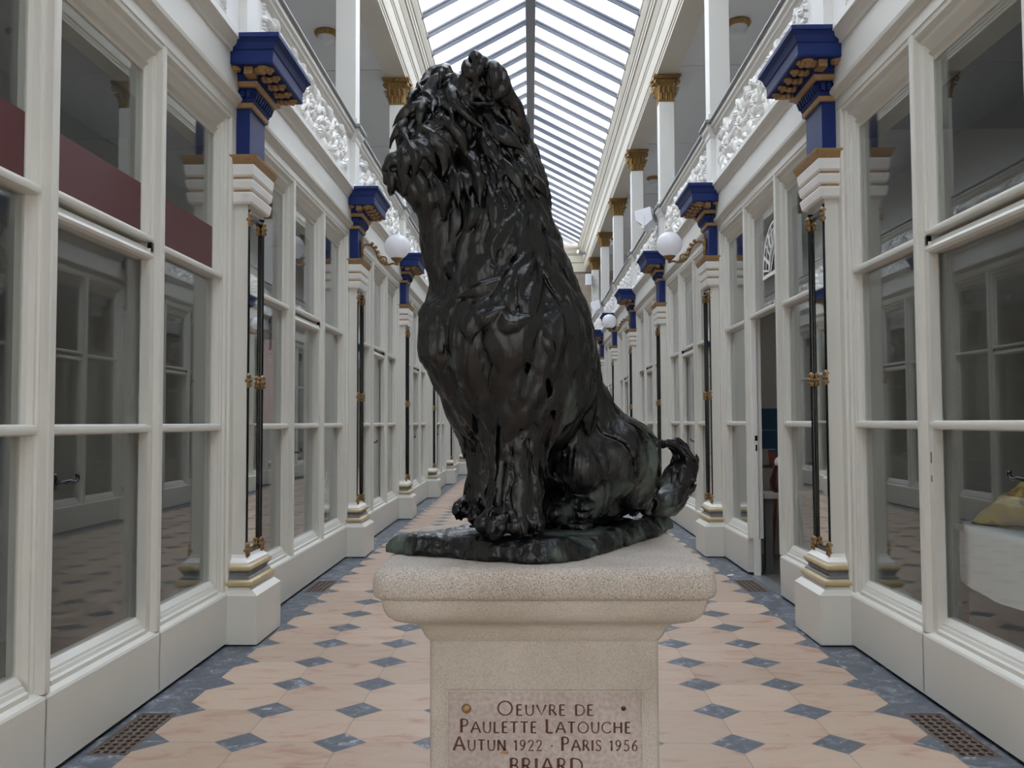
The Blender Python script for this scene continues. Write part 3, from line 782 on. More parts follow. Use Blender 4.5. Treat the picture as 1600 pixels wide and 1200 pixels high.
# ------------------------------------------------------------------ globe lamps on scrolled brackets
def make_lamp():
    root = empty('globe_lamp')                                    # origin on the face of the blue block, x out of the wall
    b = MB(); b.ell((.008, 0, .0), (.014, .04, .10), 12, 10); b.ell((.02, 0, .03), (.02, .03, .045), 10, 8); b.ell((.018, 0, -.05), (.016, .024, .04), 10, 8); b.ell((.016, 0, .10), (.012, .018, .03), 8, 6); b.ell((.014, 0, -.11), (.012, .018, .03), 8, 6)
    b.build('wall_plate', M['gold'], root, smooth=60)
    a = MB()
    arm = [(.02, 0, .03), (.07, 0, .045), (.12, 0, .035), (.16, 0, -.005), (.185, 0, -.06), (.205, 0, -.12), (.235, 0, -.165), (.28, 0, -.19), (.33, 0, -.195), (.375, 0, -.18)]
    a.tube(arm, [.013, .014, .013, .013, .013, .014, .014, .014, .013, .012], 8)
    sp = [(.265 + (.052 - .0042 * t) * math.cos(-.4 - .62 * t + PI), 0, -.145 + (.052 - .0042 * t) * math.sin(-.4 - .62 * t + PI)) for t in range(12)]
    a.tube(sp, [.011 - .0005 * t for t in range(12)], 7)
    for i, (x, _, z) in enumerate(arm[2:8]):
        for s_ in (-1, 1): a.ell((x + .012, s_ * .016, z + .014), (.018, .010, .022), 7, 6, Matrix.Rotation(.6, 3, 'Y'))
    a.build('bracket_arm', M['brass'], root, smooth=60)
    c = MB(); c.lathe([(.010, -.205), (.022, -.195), (.014, -.18), (.03, -.165), (.05, -.15), (.062, -.135), (.072, -.13), (.072, -.122)], 20, (.42, 0, 0)); c.tube([(.37, 0, -.182), (.41, 0, -.188)], .012, 8)
    c.build('lamp_cup', M['gold'], root, smooth=50)
    g = MB(); g.ell((.42, 0, .012), (.148, .148, .145), 32, 20); g.build('globe', M['opal'], root, smooth=80)
    return root
def place_lamps():
    proto = None
    for side, k, lab in ((-1, 2, 'white globe lamp on a brass bracket, the only one seen on the left wall'),
                         (1, 2, 'white globe lamp on a brass bracket, the largest on the right wall'),
                         (1, 4, 'smaller white globe lamp further along the right wall'),
                         (1, 6, 'most distant white globe lamp on the right wall, half hidden by the bronze dog')):
        if proto is None: proto = o = make_lamp()
        else: o = clone(proto)
        o.name = 'globe_lamp'; o.location = (sx(side, .097), PY[k], 3.53); o.rotation_euler = (0, 0, facing(side))
        tag(o, lab, 'wall lamp', 'globe lamps')
place_lamps()

def place_ceiling_lamps():
    proto = None
    for x, y, lab in ((-2.89, 12.36, 'gilt rimmed dome light on the left gallery ceiling'), (2.93, 12.21, 'gilt rimmed dome light on the right gallery ceiling, nearest the viewer'),
                      (2.85, 20.1, 'gilt rimmed dome light further back on the right gallery ceiling')):
        if proto is None:
            proto = o = empty('ceiling_light')
            r = MB(); r.lathe([(.10, 0), (.165, -.0), (.175, -.02), (.165, -.045), (.15, -.06), (.13, -.07), (.10, -.07)], 28); r.build('rim', M['gold'], o, smooth=40)
            d = MB(); d.lathe([(.125, -.066), (.122, -.10), (.10, -.145), (.06, -.172), (.01, -.18)], 28); d.build('dome_shade', M['opal'], o, smooth=60)
        else: o = clone(proto)
        o.name = 'ceiling_light'; o.location = (x, y, 7.08); tag(o, lab, 'ceiling light', 'gallery ceiling lights')
place_ceiling_lamps()
# ------------------------------------------------------------------ small fittings up on the right gallery
def fittings():
    def flood(loc, lab, s=1.0, rz=0):
        o = tag(empty('floodlight', loc, rz), lab, 'floodlight', 'white floodlights on the parapet')
        b = MB(); b.prism([(-.14 * s, .10 * s), (.12 * s, .16 * s), (.16 * s, -.05 * s), (.02 * s, -.16 * s), (-.12 * s, -.06 * s)], -.15 * s, .15 * s); ob = b.build('housing', M['white_plastic'], o, bevel=.008); ob.location = (0, 0, .20 * s)
        f = MB(); f.prism([(-.135 * s, .095 * s), (-.12 * s, -.05 * s), (-.127 * s, -.05 * s), (-.142 * s, .095 * s)], -.13 * s, .13 * s); of = f.build('lens', M['opal'], o); of.location = (0, 0, .20 * s)
        k = MB(); k.box(-.02, .02, -.165 * s, -.15 * s, 0, .22 * s); k.box(-.02, .02, .15 * s, .165 * s, 0, .22 * s); k.box(-.02, .02, -.165 * s, .165 * s, 0, .012); k.box(.0, .16, -.02, .02, .0, .03); k.build('bracket', M['white_plastic'], o)
    flood((1.895, 14.48, 4.64), 'white floodlight on the right parapet beside the third gallery column', 1.0, -.35)
    flood((1.895, 25.2, 4.60), 'distant white floodlight on the right parapet above a globe lamp', 1.0, -.35)
    o = tag(empty('security_camera', (2.37, 25.45, 6.74)), 'white security camera beside a gold capital on the right gallery', 'camera')
    b = MB(); b.tube([(.0, -.20, 0), (.0, .12, .03)], .05, 12); b.build('housing', M['white_plastic'], o, smooth=40)
    b = MB(); b.ell((0, -.215, .0), (.042, .02, .042), 12, 8); b.build('lens', M['dark_plastic'], o, smooth=60)
    b = MB(); b.box(-.085, .02, .20, .25, -.10, -.06); b.box(-.02, .02, .05, .25, -.10, .0); b.build('bracket', M['white_plastic'], o)
    o = tag(empty('spotlight', (1.84, 31.0, 7.48)), 'small steel spotlight under the cornice at the far right end', 'spotlight')
    b = MB(); b.tube([(-.16, -.12, .0), (.08, .06, -.02)], .065, 12); b.build('housing', M['steel'], o, smooth=40)
    b = MB(); b.tube([(.0, .02, .0), (.11, .04, .01)], .025, 8); b.build('bracket', M['steel'], o)
    o = tag(empty('loudspeaker', (1.96, 29.42, 6.24)), 'white box loudspeaker hanging on the last right gallery column', 'loudspeaker')
    b = MB(); b.box(-.11, .10, -.10, .10, -.19, .19); b.build('case', M['white_plastic'], o, bevel=.02)
    b = MB(); b.box(-.09, .08, -.11, -.098, -.17, .17); b.build('grille', M['white_plastic'], o)
    b = MB(); b.box(.08, .111, .09, .16, -.04, .04); b.build('bracket', M['steel'], o)
fittings()

# ------------------------------------------------------------------ things in the shop windows
def lattice_sheet(n, m, fn, thick=.006):
    """thin shell with thickness from a parametric sheet"""
    V = [fn(i / n, j / m) for i in range(n + 1) for j in range(m + 1)]
    F = [(i * (m + 1) + j, (i + 1) * (m + 1) + j, (i + 1) * (m + 1) + j + 1, i * (m + 1) + j + 1) for i in range(n) for j in range(m)]
    mb = MB(); mb.add(V, F); return mb

def shop_things():
    # maroon band across the head of the nearest left shop window
    for (g0, g1), lab in ((GA, 'maroon film across the foot of the upper pane at the left edge of the photo'), (GB, 'maroon film across the pane above the nearest left door'), (GC, 'maroon film across the pane beside the nearest left pilaster')):
        mb = MB(); mb.box(sx(-1, GU - .006), sx(-1, GU - .0045), Y0 + g0 - .006, Y0 + g1 + .006, 2.53, 2.835)
        tag(mb.build('window_film', M['maroon']), lab, 'window film', 'maroon films on the nearest left shop')
    # white-covered display table with a bag of filling, right shop
    clothm = pbr('white_table_cloth', (.84, .85, .88), .85, var=.10, scale=5, bump=.15, bscale=12)
    t = tag(empty('display_table', (sx(1, -.62), 4.40, 0)), 'display table with slender legs under a white cloth in the right shop', 'table')
    b = MB(); b.box(-.42, .42, -.62, .60, .905, .94); b.build('tabletop', M['shop_dim'], t)
    for a in (-1, 1):
        for c in (-1, 1):
            l = MB(); l.box(a * .38 - .02, a * .38 + .02, c * .55 - .02, c * .55 + .02, 0, .905); l.build('leg', M['black'], t)
    rnd = random.Random(4)
    n = 64; hx, hy = .435, .635
    per = []
    for i in range(n):                                            # rounded rectangle
        a = 2 * PI * (i + .5) / n; q = (abs(math.cos(a)) ** 5 + abs(math.sin(a)) ** 5) ** (-1 / 5); per.append((hx * q * math.cos(a), hy * q * math.sin(a)))
    rows = [(.30, .900), (.80, .901), (.97, .9005), (1.0, .893), (1.015, .85), (1.02, .75), (1.02, .64), (1.015, .565), (1.0, .565), (1.0, .64), (1.0, .75), (.995, .85), (.97, .8955), (.3, .8958)]
    V = []; F = []
    for r_, z in rows:
        for i, (x, y) in enumerate(per):
            w_ = 1 + (.012 * math.sin(i * 1.7) + .008 * math.sin(i * .9 + 1)) * (1 if z < .88 else 0)
            V.append((x * r_ * w_, y * r_ * w_, z + (.012 * math.sin(i * .55) if z < .6 else 0)))
    for k in range(len(rows) - 1):
        for i in range(n): F.append((k * n + i, k * n + (i + 1) % n, (k + 1) * n + (i + 1) % n, (k + 1) * n + i))
    F.append(tuple(range(n - 1, -1, -1))); F.append(tuple((len(rows) - 1) * n + i for i in range(n)))
    mb = MB(); mb.add(V, F); o = mb.build('table_cloth', clothm, smooth=60, loc=(sx(1, -.62), 4.40, .045)); tag(o, 'white cloth draped over the display table behind the right window', 'tablecloth')
    # printed paper bag lying on the table
    bagm = bpy.data.materials.new('printed_yellow_paper'); N, L = nodes_of(bagm); p = N['Principled BSDF']; p.inputs['Roughness'].default_value = .55
    tc = N.new('ShaderNodeTexCoord'); nz = N.new('ShaderNodeTexNoise'); nz.inputs['Scale'].default_value = 9; nz.inputs['Detail'].default_value = 3; cr = N.new('ShaderNodeValToRGB'); cr.color_ramp.interpolation = 'EASE'
    e = cr.color_ramp.elements; e[0].position = .38; e[0].color = (.30, .12, .07, 1); e[1].position = .68; e[1].color = (.52, .40, .22, 1); q = e.new(.5); q.color = (.62, .47, .10, 1)
    L.new(tc.outputs['Object'], nz.inputs['Vector']); L.new(nz.outputs['Fac'], cr.inputs['Fac']); L.new(cr.outputs['Color'], p.inputs['Base Color'])
    V = []; F = []; nu, nv = 28, 14
    for i in range(nu + 1):
        s_ = i / nu
        for j in range(nv):
            a = 2 * PI * j / nv
            prof = min(1, (s_ / .45) ** .85) if s_ < .45 else max(.2, 1 - ((s_ - .45) / .62) ** 2.2)
            wx = .02 + .17 * min(1, s_ * 3) * (1 - .35 * max(0, s_ - .75) * 4 * .5); hz = .006 + .125 * prof
            cr_ = .006 * math.sin(7 * s_ * 6 + a * 3) + .004 * math.sin(31 * s_ + 5 * a)
            zz = hz + (hz + cr_) * math.sin(a)
            V.append(((wx + cr_) * math.copysign(abs(math.cos(a)) ** .7, math.cos(a)), -.30 + .62 * s_, max(0.0, zz)))
    for i in range(nu):
        for j in range(nv): F.append((i * nv + j, i * nv + (j + 1) % nv, (i + 1) * nv + (j + 1) % nv, (i + 1) * nv + j))
    F.append(tuple(range(nv - 1, -1, -1))); F.append(tuple(nu * nv + j for j in range(nv)))
    root = tag(empty('paper_bag', (2.60, 4.64, .947), -2.18), 'crumpled yellow and brown printed bag lying on the white cloth', 'bag')
    mb = MB(); mb.add(V, F); mb.build('bag_body', bagm, root, smooth=50)
    # the open shop on the right: easel with paintings, stool, jug
    wood = pbr('brown_easel_wood', (.16, .06, .03), .5, var=.2, scale=14)
    ez = tag(empty('easel', (2.62, 9.35, 0), .25), 'brown wooden easel inside the open right-hand shop', 'easel')
    for nm, a, b_ in (('leg', (-.20, -.12, 0), (-.02, .0, 1.55)), ('leg', (.22, -.12, 0), (.02, 0, 1.55)), ('leg', (.0, .36, 0), (.0, .03, 1.50))):
        l = MB(); l.tube([a, b_], .018, 8); l.build(nm, wood, ez, smooth=60)
    l = MB(); l.box(-.26, .26, -.12, -.03, 1.02, 1.05); l.build('ledge', wood, ez)
    def canvas(name, loc, w_, h_, cols, lab, tilt):
        m_ = bpy.data.materials.new(name + '_paint'); N, L = nodes_of(m_); p = N['Principled BSDF']; p.inputs['Roughness'].default_value = .6
        tc = N.new('ShaderNodeTexCoord'); nz = N.new('ShaderNodeTexNoise'); nz.inputs['Scale'].default_value = 6; cr = N.new('ShaderNodeValToRGB'); cr.color_ramp.interpolation = 'CONSTANT'
        for i, (ps, c_) in enumerate(cols):
            e = cr.color_ramp.elements[i] if i < 2 else cr.color_ramp.elements.new(ps)
            e.position = ps; e.color = (*c_, 1)
        L.new(tc.outputs['Object'], nz.inputs['Vector']); L.new(nz.outputs['Fac'], cr.inputs['Fac']); L.new(cr.outputs['Color'], p.inputs['Base Color'])
        o = tag(empty('painting', loc, .1), lab, 'painting', 'paintings in the open shop'); o.rotation_euler = (-tilt, 0, .1)
        b = MB(); b.box(-w_ / 2, w_ / 2, -.012, .0, 0, h_); b.build('picture', m_, o)
        b = MB(); b.box(-w_ / 2 + .01, w_ / 2 - .01, 0, .018, .01, h_ - .01); b.build('stretcher', wood, o)
    blue = ((0, (.012, .045, .085)), (.80, (.20, .035, .03)))
    canvas('lower', (2.62, 9.19, 1.052), .36, .155, ((0, (.20, .035, .03)), (.44, (.015, .06, .11)), (.62, (.5, .5, .5))), 'lowest blue and red painting on the easel', .12)
    canvas('middle', (2.53, 9.225, 1.215), .36, .19, blue, 'middle blue painting on the easel', .12)
    canvas('upper', (2.53, 9.255, 1.412), .34, .22, blue, 'topmost blue painting on the easel', .12)
    st = tag(empty('work_table', (2.60, 9.0, 0)), 'small pale table with dark legs inside the open shop', 'table')
    b = MB(); b.box(-.32, .34, -.22, .10, .74, .79); b.build('tabletop', M['shop_dim'], st)
    for x in (-.26, .0, .28):
        l = MB(); l.box(x - .035, x + .035, -.18, -.11, 0, .74); l.build('leg', M['shop_dark'], st)
    jg = tag(empty('jug', (2.47, 8.93, .79)), 'dark red jug with a crumpled tissue in it on the small table', 'jug')
    b = MB(); b.lathe([(.05, 0), (.085, .04), (.09, .12), (.06, .2), (.045, .24), (.055, .27)], 18); b.build('body', pbr('dark_red_glaze', (.05, .012, .012), .3), jg, smooth=50)
    b = MB(); b.ell((0, 0, .30), (.04, .04, .05), 8, 6); b.ell((.02, 0, .335), (.035, .03, .03), 7, 5); b.build('tissue', M['stucco'], jg, smooth=20)
    # posters
    pm = bpy.data.materials.new('poster_print'); N, L = nodes_of(pm); p = N['Principled BSDF']; p.inputs['Roughness'].default_value = .6
    tc = N.new('ShaderNodeTexCoord'); vo = N.new('ShaderNodeTexNoise'); vo.inputs['Scale'].default_value = 11; vo.inputs['Detail'].default_value = 6; cr = N.new('ShaderNodeValToRGB')
    e = cr.color_ramp.elements; e[0].position = .40; e[0].color = (.16, .16, .13, 1); e[1].position = .56; e[1].color = (.72, .75, .78, 1); q = e.new(.47); q.color = (.40, .34, .33, 1)
    L.new(tc.outputs['Object'], vo.inputs['Vector']); L.new(vo.outputs['Fac'], cr.inputs['Fac']); L.new(cr.outputs['Color'], p.inputs['Base Color'])
    mb = MB(); mb.box(sx(-1, -.124), sx(-1, -.120), 8.93, 9.55, .47, .98); tag(mb.build('poster', pm), 'white poster with grey plants low in the window left of the second left pilaster', 'poster')
    rm = pbr('red_poster_print', (.32, .10, .10), .6, var=.7, scale=7)
    mb = MB(); mb.box(sx(-1, -.124), sx(-1, -.120), 6.75, 7.45, 1.52, 2.2); tag(mb.build('poster', rm), 'reddish poster in the window beyond the nearest left pilaster', 'poster')
    # white fan emblem with an arch, stuck on the transom pane above the open door
    dm = MB(); cx, cy_ = 0.0, 0.0
    def strip(pts, w_):
        V = []; F = []
        for i, (a, b) in enumerate(pts):
            d = Vector(pts[min(i + 1, len(pts) - 1)]) - Vector(pts[max(i - 1, 0)]); d.normalize(); nn = Vector((-d.y, d.x)) * w_ / 2
            for xx in (-.001, .001): V += [(xx, a + nn.x, b + nn.y), (xx, a - nn.x, b - nn.y)]
        for i in range(len(pts) - 1):
            o = 4 * i; F += [(o, o + 1, o + 5, o + 4), (o + 2, o + 6, o + 7, o + 3), (o, o + 4, o + 6, o + 2), (o + 1, o + 3, o + 7, o + 5)]
        dm.add(V, F)
    def arc(r, a0, a1, w_, oz=0, sq=1.0): strip([(r * math.cos(a0 + (a1 - a0) * i / 16), oz + sq * r * math.sin(a0 + (a1 - a0) * i / 16)) for i in range(17)], w_)
    arc(.40, 0, PI, .02, 0, 1.15); arc(.30, .1, PI - .1, .014, .02, 1.25); arc(.20, .1, PI - .1, .02, .02, 1.3)
    strip([(-.42, -.005), (.42, -.005)], .035)
    for i in range(11):
        a = PI * (i + .5) / 11; strip([(.22 * math.cos(a), .26 * math.sin(a)), (.385 * math.cos(a), .44 * math.sin(a))], .034 if i % 2 else .018)
    for s_ in (-1, 1): strip([(s_ * .20, .02), (s_ * .10, .20), (0, .30)], .02); strip([(s_ * .14, .02), (s_ * .06, .14), (0, .20)], .018)
    o = dm.build('window_emblem', M['stucco'], loc=(sx(1, -.094), 8.02, 2.86)); o.rotation_euler = (0, 0, 0); tag(o, 'white fan-shaped emblem on the pane above the open door', 'window decal')
    # scrap of tissue on the paving
    mb = MB(); mb.ell((0, 0, .006), (.035, .02, .006), 8, 5); mb.ell((.02, .008, .008), (.02, .012, .007), 7, 5)
    o = mb.build('paper_scrap', M['stucco'], smooth=30, loc=(1.93, 8.72, 0)); tag(o, 'tiny white paper scrap on the dark paving by the open door', 'litter')
shop_things()
# ------------------------------------------------------------------ stone pedestal with an engraved plaque
def stone_mat(name, c0, c1, c2, fine=330, bump=.5):
    m = bpy.data.materials.new(name); N, L = nodes_of(m); b = N['Principled BSDF']; b.inputs['Roughness'].default_value = .88; b.inputs['Specular IOR Level'].default_value = .25
    tc = N.new('ShaderNodeTexCoord')
    n1 = N.new('ShaderNodeTexNoise'); n1.inputs['Scale'].default_value = fine; n1.inputs['Detail'].default_value = 3
    n2 = N.new('ShaderNodeTexNoise'); n2.inputs['Scale'].default_value = 6; n2.inputs['Detail'].default_value = 5
    for n in (n1, n2): L.new(tc.outputs['Object'], n.inputs['Vector'])
    r = N.new('ShaderNodeValToRGB'); e = r.color_ramp.elements; e[0].position = .30; e[0].color = (*c0, 1); e[1].position = .72; e[1].color = (*c2, 1); k = e.new(.5); k.color = (*c1, 1)
    L.new(n1.outputs['Fac'], r.inputs['Fac'])
    r2 = N.new('ShaderNodeValToRGB'); r2.color_ramp.elements[0].position = .3; r2.color_ramp.elements[0].color = (.83, .80, .765, 1); r2.color_ramp.elements[1].position = .65; r2.color_ramp.elements[1].color = (1.02, 1.015, 1.0, 1)
    L.new(n2.outputs['Fac'], r2.inputs['Fac'])
    mx = N.new('ShaderNodeMix'); mx.data_type = 'RGBA'; mx.blend_type = 'MULTIPLY'; mx.inputs[0].default_value = 1; L.new(r.outputs['Color'], mx.inputs[6]); L.new(r2.outputs['Color'], mx.inputs[7])
    L.new(mx.outputs[2], b.inputs['Base Color'])
    bp = N.new('ShaderNodeBump'); bp.inputs['Strength'].default_value = bump; bp.inputs['Distance'].default_value = .0025
    L.new(n1.outputs['Fac'], bp.inputs['Height']); L.new(bp.outputs['Normal'], b.inputs['Normal'])
    return m
M['slab'] = stone_mat('granular_pink_limestone', (.20, .18, .165), (.43, .395, .365), (.60, .565, .53), 420, .7)
M['shaftstone'] = stone_mat('tooled_limestone', (.36, .335, .30), (.455, .425, .39), (.53, .50, .47), 380, .5)
M['plaque'] = stone_mat('pinkish_marble', (.35, .305, .295), (.405, .36, .35), (.46, .415, .405), 120, .1)
M['ink'] = pbr('red_brown_letter_paint', (.075, .024, .020), .7, var=.25, scale=90)

STROKES = {   # capital letters on a 1 x 1 field: (width, strokes); arcs as point lists
    'A': (.86, [[(0, 0), (.40, 1), (.46, 1), (.86, 0)], [(.14, .36), (.70, .36)]]),
    'B': (.60, [[(.1, 0), (.1, 1)], [(.1, 1), (.34, 1), (.48, .93), (.52, .77), (.46, .60), (.32, .53), (.1, .53)], [(.32, .53), (.5, .46), (.58, .28), (.53, .09), (.36, 0), (.1, 0)]]),
    'C': (.86, [[(.84, .84), (.68, .97), (.48, 1), (.24, .93), (.07, .73), (.03, .5), (.07, .27), (.24, .07), (.48, 0), (.68, .03), (.84, .16)]]),
    'D': (.84, [[(.1, 0), (.1, 1)], [(.1, 1), (.38, 1), (.62, .93), (.78, .74), (.82, .5), (.78, .26), (.62, .07), (.38, 0), (.1, 0)]]),
    'E': (.56, [[(.1, 0), (.1, 1)], [(.1, 1), (.52, 1)], [(.1, .53), (.46, .53)], [(.1, 0), (.54, 0)]]),
    'H': (.84, [[(.1, 0), (.1, 1)], [(.74, 0), (.74, 1)], [(.1, .52), (.74, .52)]]),
    'I': (.2, [[(.1, 0), (.1, 1)]]),
    'L': (.56, [[(.1, 1), (.1, 0)], [(.1, 0), (.54, 0)]]),
    'N': (.84, [[(.1, 0), (.1, 1)], [(.1, 1), (.74, 0)], [(.74, 0), (.74, 1)]]),
    'O': (1.0, [[(.5 + .46 * math.sin(2 * PI * i / 20), .5 + .5 * math.cos(2 * PI * i / 20)) for i in range(21)]]),
    'P': (.60, [[(.1, 0), (.1, 1)], [(.1, 1), (.36, 1), (.51, .92), (.56, .75), (.51, .58), (.36, .50), (.1, .50)]]),
    'R': (.68, [[(.1, 0), (.1, 1)], [(.1, 1), (.34, 1), (.48, .92), (.53, .76), (.48, .60), (.34, .52), (.1, .52)], [(.32, .52), (.66, 0)]]),
    'S': (.56, [[(.50, .86), (.40, .97), (.27, 1), (.12, .93), (.07, .77), (.14, .61), (.30, .51), (.45, .40), (.51, .24), (.45, .08), (.29, 0), (.14, .03), (.04, .14)]]),
    'T': (.74, [[(.37, 0), (.37, 1)], [(.02, 1), (.72, 1)]]),
    'U': (.80, [[(.1, 1), (.1, .32), (.17, .11), (.30, .01), (.42, 0), (.54, .01), (.66, .11), (.72, .32), (.72, 1)]]),
    'V': (.84, [[(.02, 1), (.42, 0), (.82, 1)]]),
    '1': (.34, [[(.04, .82), (.2, 1), (.2, 0)]]),
    '2': (.60, [[(.06, .78), (.12, .93), (.27, 1), (.43, .94), (.50, .77), (.44, .56), (.25, .28), (.05, .01), (.56, .01)]]),
    '5': (.58, [[(.50, 1), (.16, 1), (.12, .58), (.30, .62), (.46, .52), (.52, .32), (.46, .11), (.28, 0), (.12, .03), (.04, .12)]]),
    '6': (.62, [[(.48, .98), (.30, .86), (.14, .62), (.07, .34), (.13, .10), (.30, 0), (.47, .09), (.53, .29), (.46, .50), (.30, .57), (.14, .48), (.07, .34)]]),
    '9': (.62, [[(.12, .02), (.30, .14), (.46, .38), (.53, .66), (.47, .90), (.30, 1), (.13, .91), (.07, .71), (.14, .50), (.30, .43), (.46, .52), (.53, .66)]]),
    '.': (.22, [[(.08, .40), (.14, .46), (.09, .50)]])}
def lettering(mb, x0, x1, zb, text, H, h, yf):
    """small caps: ^ before a letter makes it tall; fitted between x0 and x1"""
    items = []; i = 0
    while i < len(text):
        ch = text[i]
        if ch == '^': items.append((text[i + 1], H)); i += 2
        else: items.append((ch, h)); i += 1
    adv = lambda c, s: (s * .62 if c == ' ' else s * (STROKES[c][0] + .22))
    tot = sum(adv(c, s) for c, s in items) - .22 * items[-1][1]; k = (x1 - x0) / tot; x = x0
    for c, s in items:
        if c != ' ':
            for st in STROKES[c][1]:
                p = [Vector((x + q[0] * s * k, zb + q[1] * s)) for q in st]; w = .128 * s
                L_ = []; R_ = []
                for n_, q in enumerate(p):
                    d = p[min(n_ + 1, len(p) - 1)] - p[max(n_ - 1, 0)]; d.normalize(); nn = Vector((-d.y, d.x))
                    closed = (p[0] - p[-1]).length < 1e-6
                    fl = 1.0 + (.55 if (n_ in (0, len(p) - 1) and not closed) else 0)          # flared stroke ends
                    thin = .55 + .45 * abs(d.y)                                                  # uprights heavier than level strokes
                    L_.append(q + nn * w * .5 * fl * thin); R_.append(q - nn * w * .5 * fl * thin)
                V = [(a.x, yf, a.y) for a in L_] + [(a.x, yf, a.y) for a in R_] + [(a.x, yf + .002, a.y) for a in L_] + [(a.x, yf + .002, a.y) for a in R_]
                m = len(p); F = []
                for j in range(m - 1): F += [(j, j + 1, m + j + 1, m + j), (2 * m + j, 3 * m + j, 3 * m + j + 1, 2 * m + j + 1), (j, 2 * m + j, 2 * m + j + 1, j + 1), (m + j, m + j + 1, 3 * m + j + 1, 3 * m + j)]
                F += [(0, m, 3 * m, 2 * m), (m - 1, 3 * m - 1, 4 * m - 1, 2 * m - 1)]
                mb.add(V, F)
        x += adv(c, s) * k

def build_pedestal():
    cx, y0, dep, hw = .0235, 1.70, .72, .332
    root = tag(empty('stone_pedestal', (cx, y0 + dep / 2, 0)), 'pale limestone pedestal with moulded cap and engraved plaque carrying the bronze dog', 'pedestal')
    def ringed(name, prof, mat, n=9, smooth=40, rr=.03):
        """profile of (half width, z); the plan is a rectangle with softened corners"""
        V = []; F = []; per = 0
        for w_, z in prof:
            a, b = w_, w_ - hw + dep / 2; r_ = min(rr, a * .5); ring = []
            for (sx_, sy_, t0) in ((1, -1, -PI / 2), (1, 1, 0), (-1, 1, PI / 2), (-1, -1, PI)):
                for i in range(n): t = t0 + PI / 2 * i / (n - 1); ring.append((sx_ * (a - r_) + r_ * math.cos(t), sy_ * (b - r_) + r_ * math.sin(t), z))
            per = len(ring); V += ring
        for k in range(len(prof) - 1):
            for i in range(per): F.append((k * per + i, k * per + (i + 1) % per, (k + 1) * per + (i + 1) % per, (k + 1) * per + i))
        F.append(tuple(range(per - 1, -1, -1))); F.append(tuple((len(prof) - 1) * per + i for i in range(per)))
        mb = MB(); mb.add(V, F); return mb.build(name, mat, root, smooth=smooth)
    q = lambda t: math.sin(t * PI / 2)
    ringed('cap_slab', [(hw - .02, 1.158), (hw - .010, 1.159), (hw - .003, 1.164), (hw, 1.172), (hw, 1.196), (hw - .003, 1.208), (hw - .009, 1.216), (hw - .017, 1.2205), (hw - .03, 1.222)], M['slab'], smooth=60)
    ov = [(hw - .016, 1.1585), (hw - .018, 1.146), (hw - .021, 1.134), (hw - .028, 1.122), (hw - .038, 1.113), (hw - .052, 1.107), (hw - .064, 1.103), (hw - .075, 1.098), (hw - .083, 1.090), (hw - .088, 1.080), (hw - .092, 1.071), (hw - .097, 1.064), (hw - .1005, 1.060)]
    ringed('cap_moulding', ov[::-1], M['shaftstone'], rr=.015)
    sh = .2305
    ringed('shaft', [(sh + .006, .20), (sh, .34), (sh, 1.061)], M['shaftstone'], rr=.012)
    ringed('base_block', [(sh + .09, 0.0), (sh + .09, .14), (sh + .07, .16), (sh + .02, .20), (sh + .0, .201)], M['shaftstone'], rr=.012)
    # plaque and its letters (front face of the shaft)
    yf = 1.70 + (hw - sh) - 1e-3 - (y0 + dep / 2)                 # in the pedestal's frame
    X = lambda x: x - cx
    pl = MB(); pl.box(X(-.169), X(.218), yf - .0005, yf + .02, .70, .961); p = pl.build('plaque', M['plaque'], root)
    pl = MB()
    pl.box(X(-.172), X(-.169), yf - .003, yf + .01, .70, .964); pl.box(X(.218), X(.221), yf - .003, yf + .01, .70, .964); pl.box(X(-.169), X(.218), yf - .003, yf + .01, .961, .964)
    pl.build('plaque_edge', M['shaftstone'], p)
    t = MB(); g = yf - .0012
    lettering(t, X(-.070), X(.122), .914, '^OEUVRE DE', .0275, .0205, g)
    lettering(t, X(-.145), X(.196), .8795, '^PAULETTE ^LATOUCHE', .0265, .0210, g)
    lettering(t, X(-.158), X(.210), .8445, '^AUTUN 1922 . ^PARIS 1956', .0265, .0205, g)
    lettering(t, X(-.046), X(.099), .800, '^B^R^I^A^R^D', .0290, .0290, g)
    t.build('lettering', M['ink'], p)
    s = MB(); s.ell((X(-.132), yf - .002, .927), (.0095, .006, .0095), 16, 10); s.build('screw', M['brass'], p, smooth=60)
    s = MB(); s.ell((X(.182), yf - .0012, .928), (.005, .0014, .005), 12, 6); s.build('screw_hole', M['black'], p)
    s = MB(); s.prism([(X(-.066), .838), (X(-.048), .838), (X(-.05), .846), (X(-.056), .848)], yf - .0012, yf + .001); s.build('stain', M['brass'], p)  # brown stain on the plaque, modelled as a thin piece
build_pedestal()
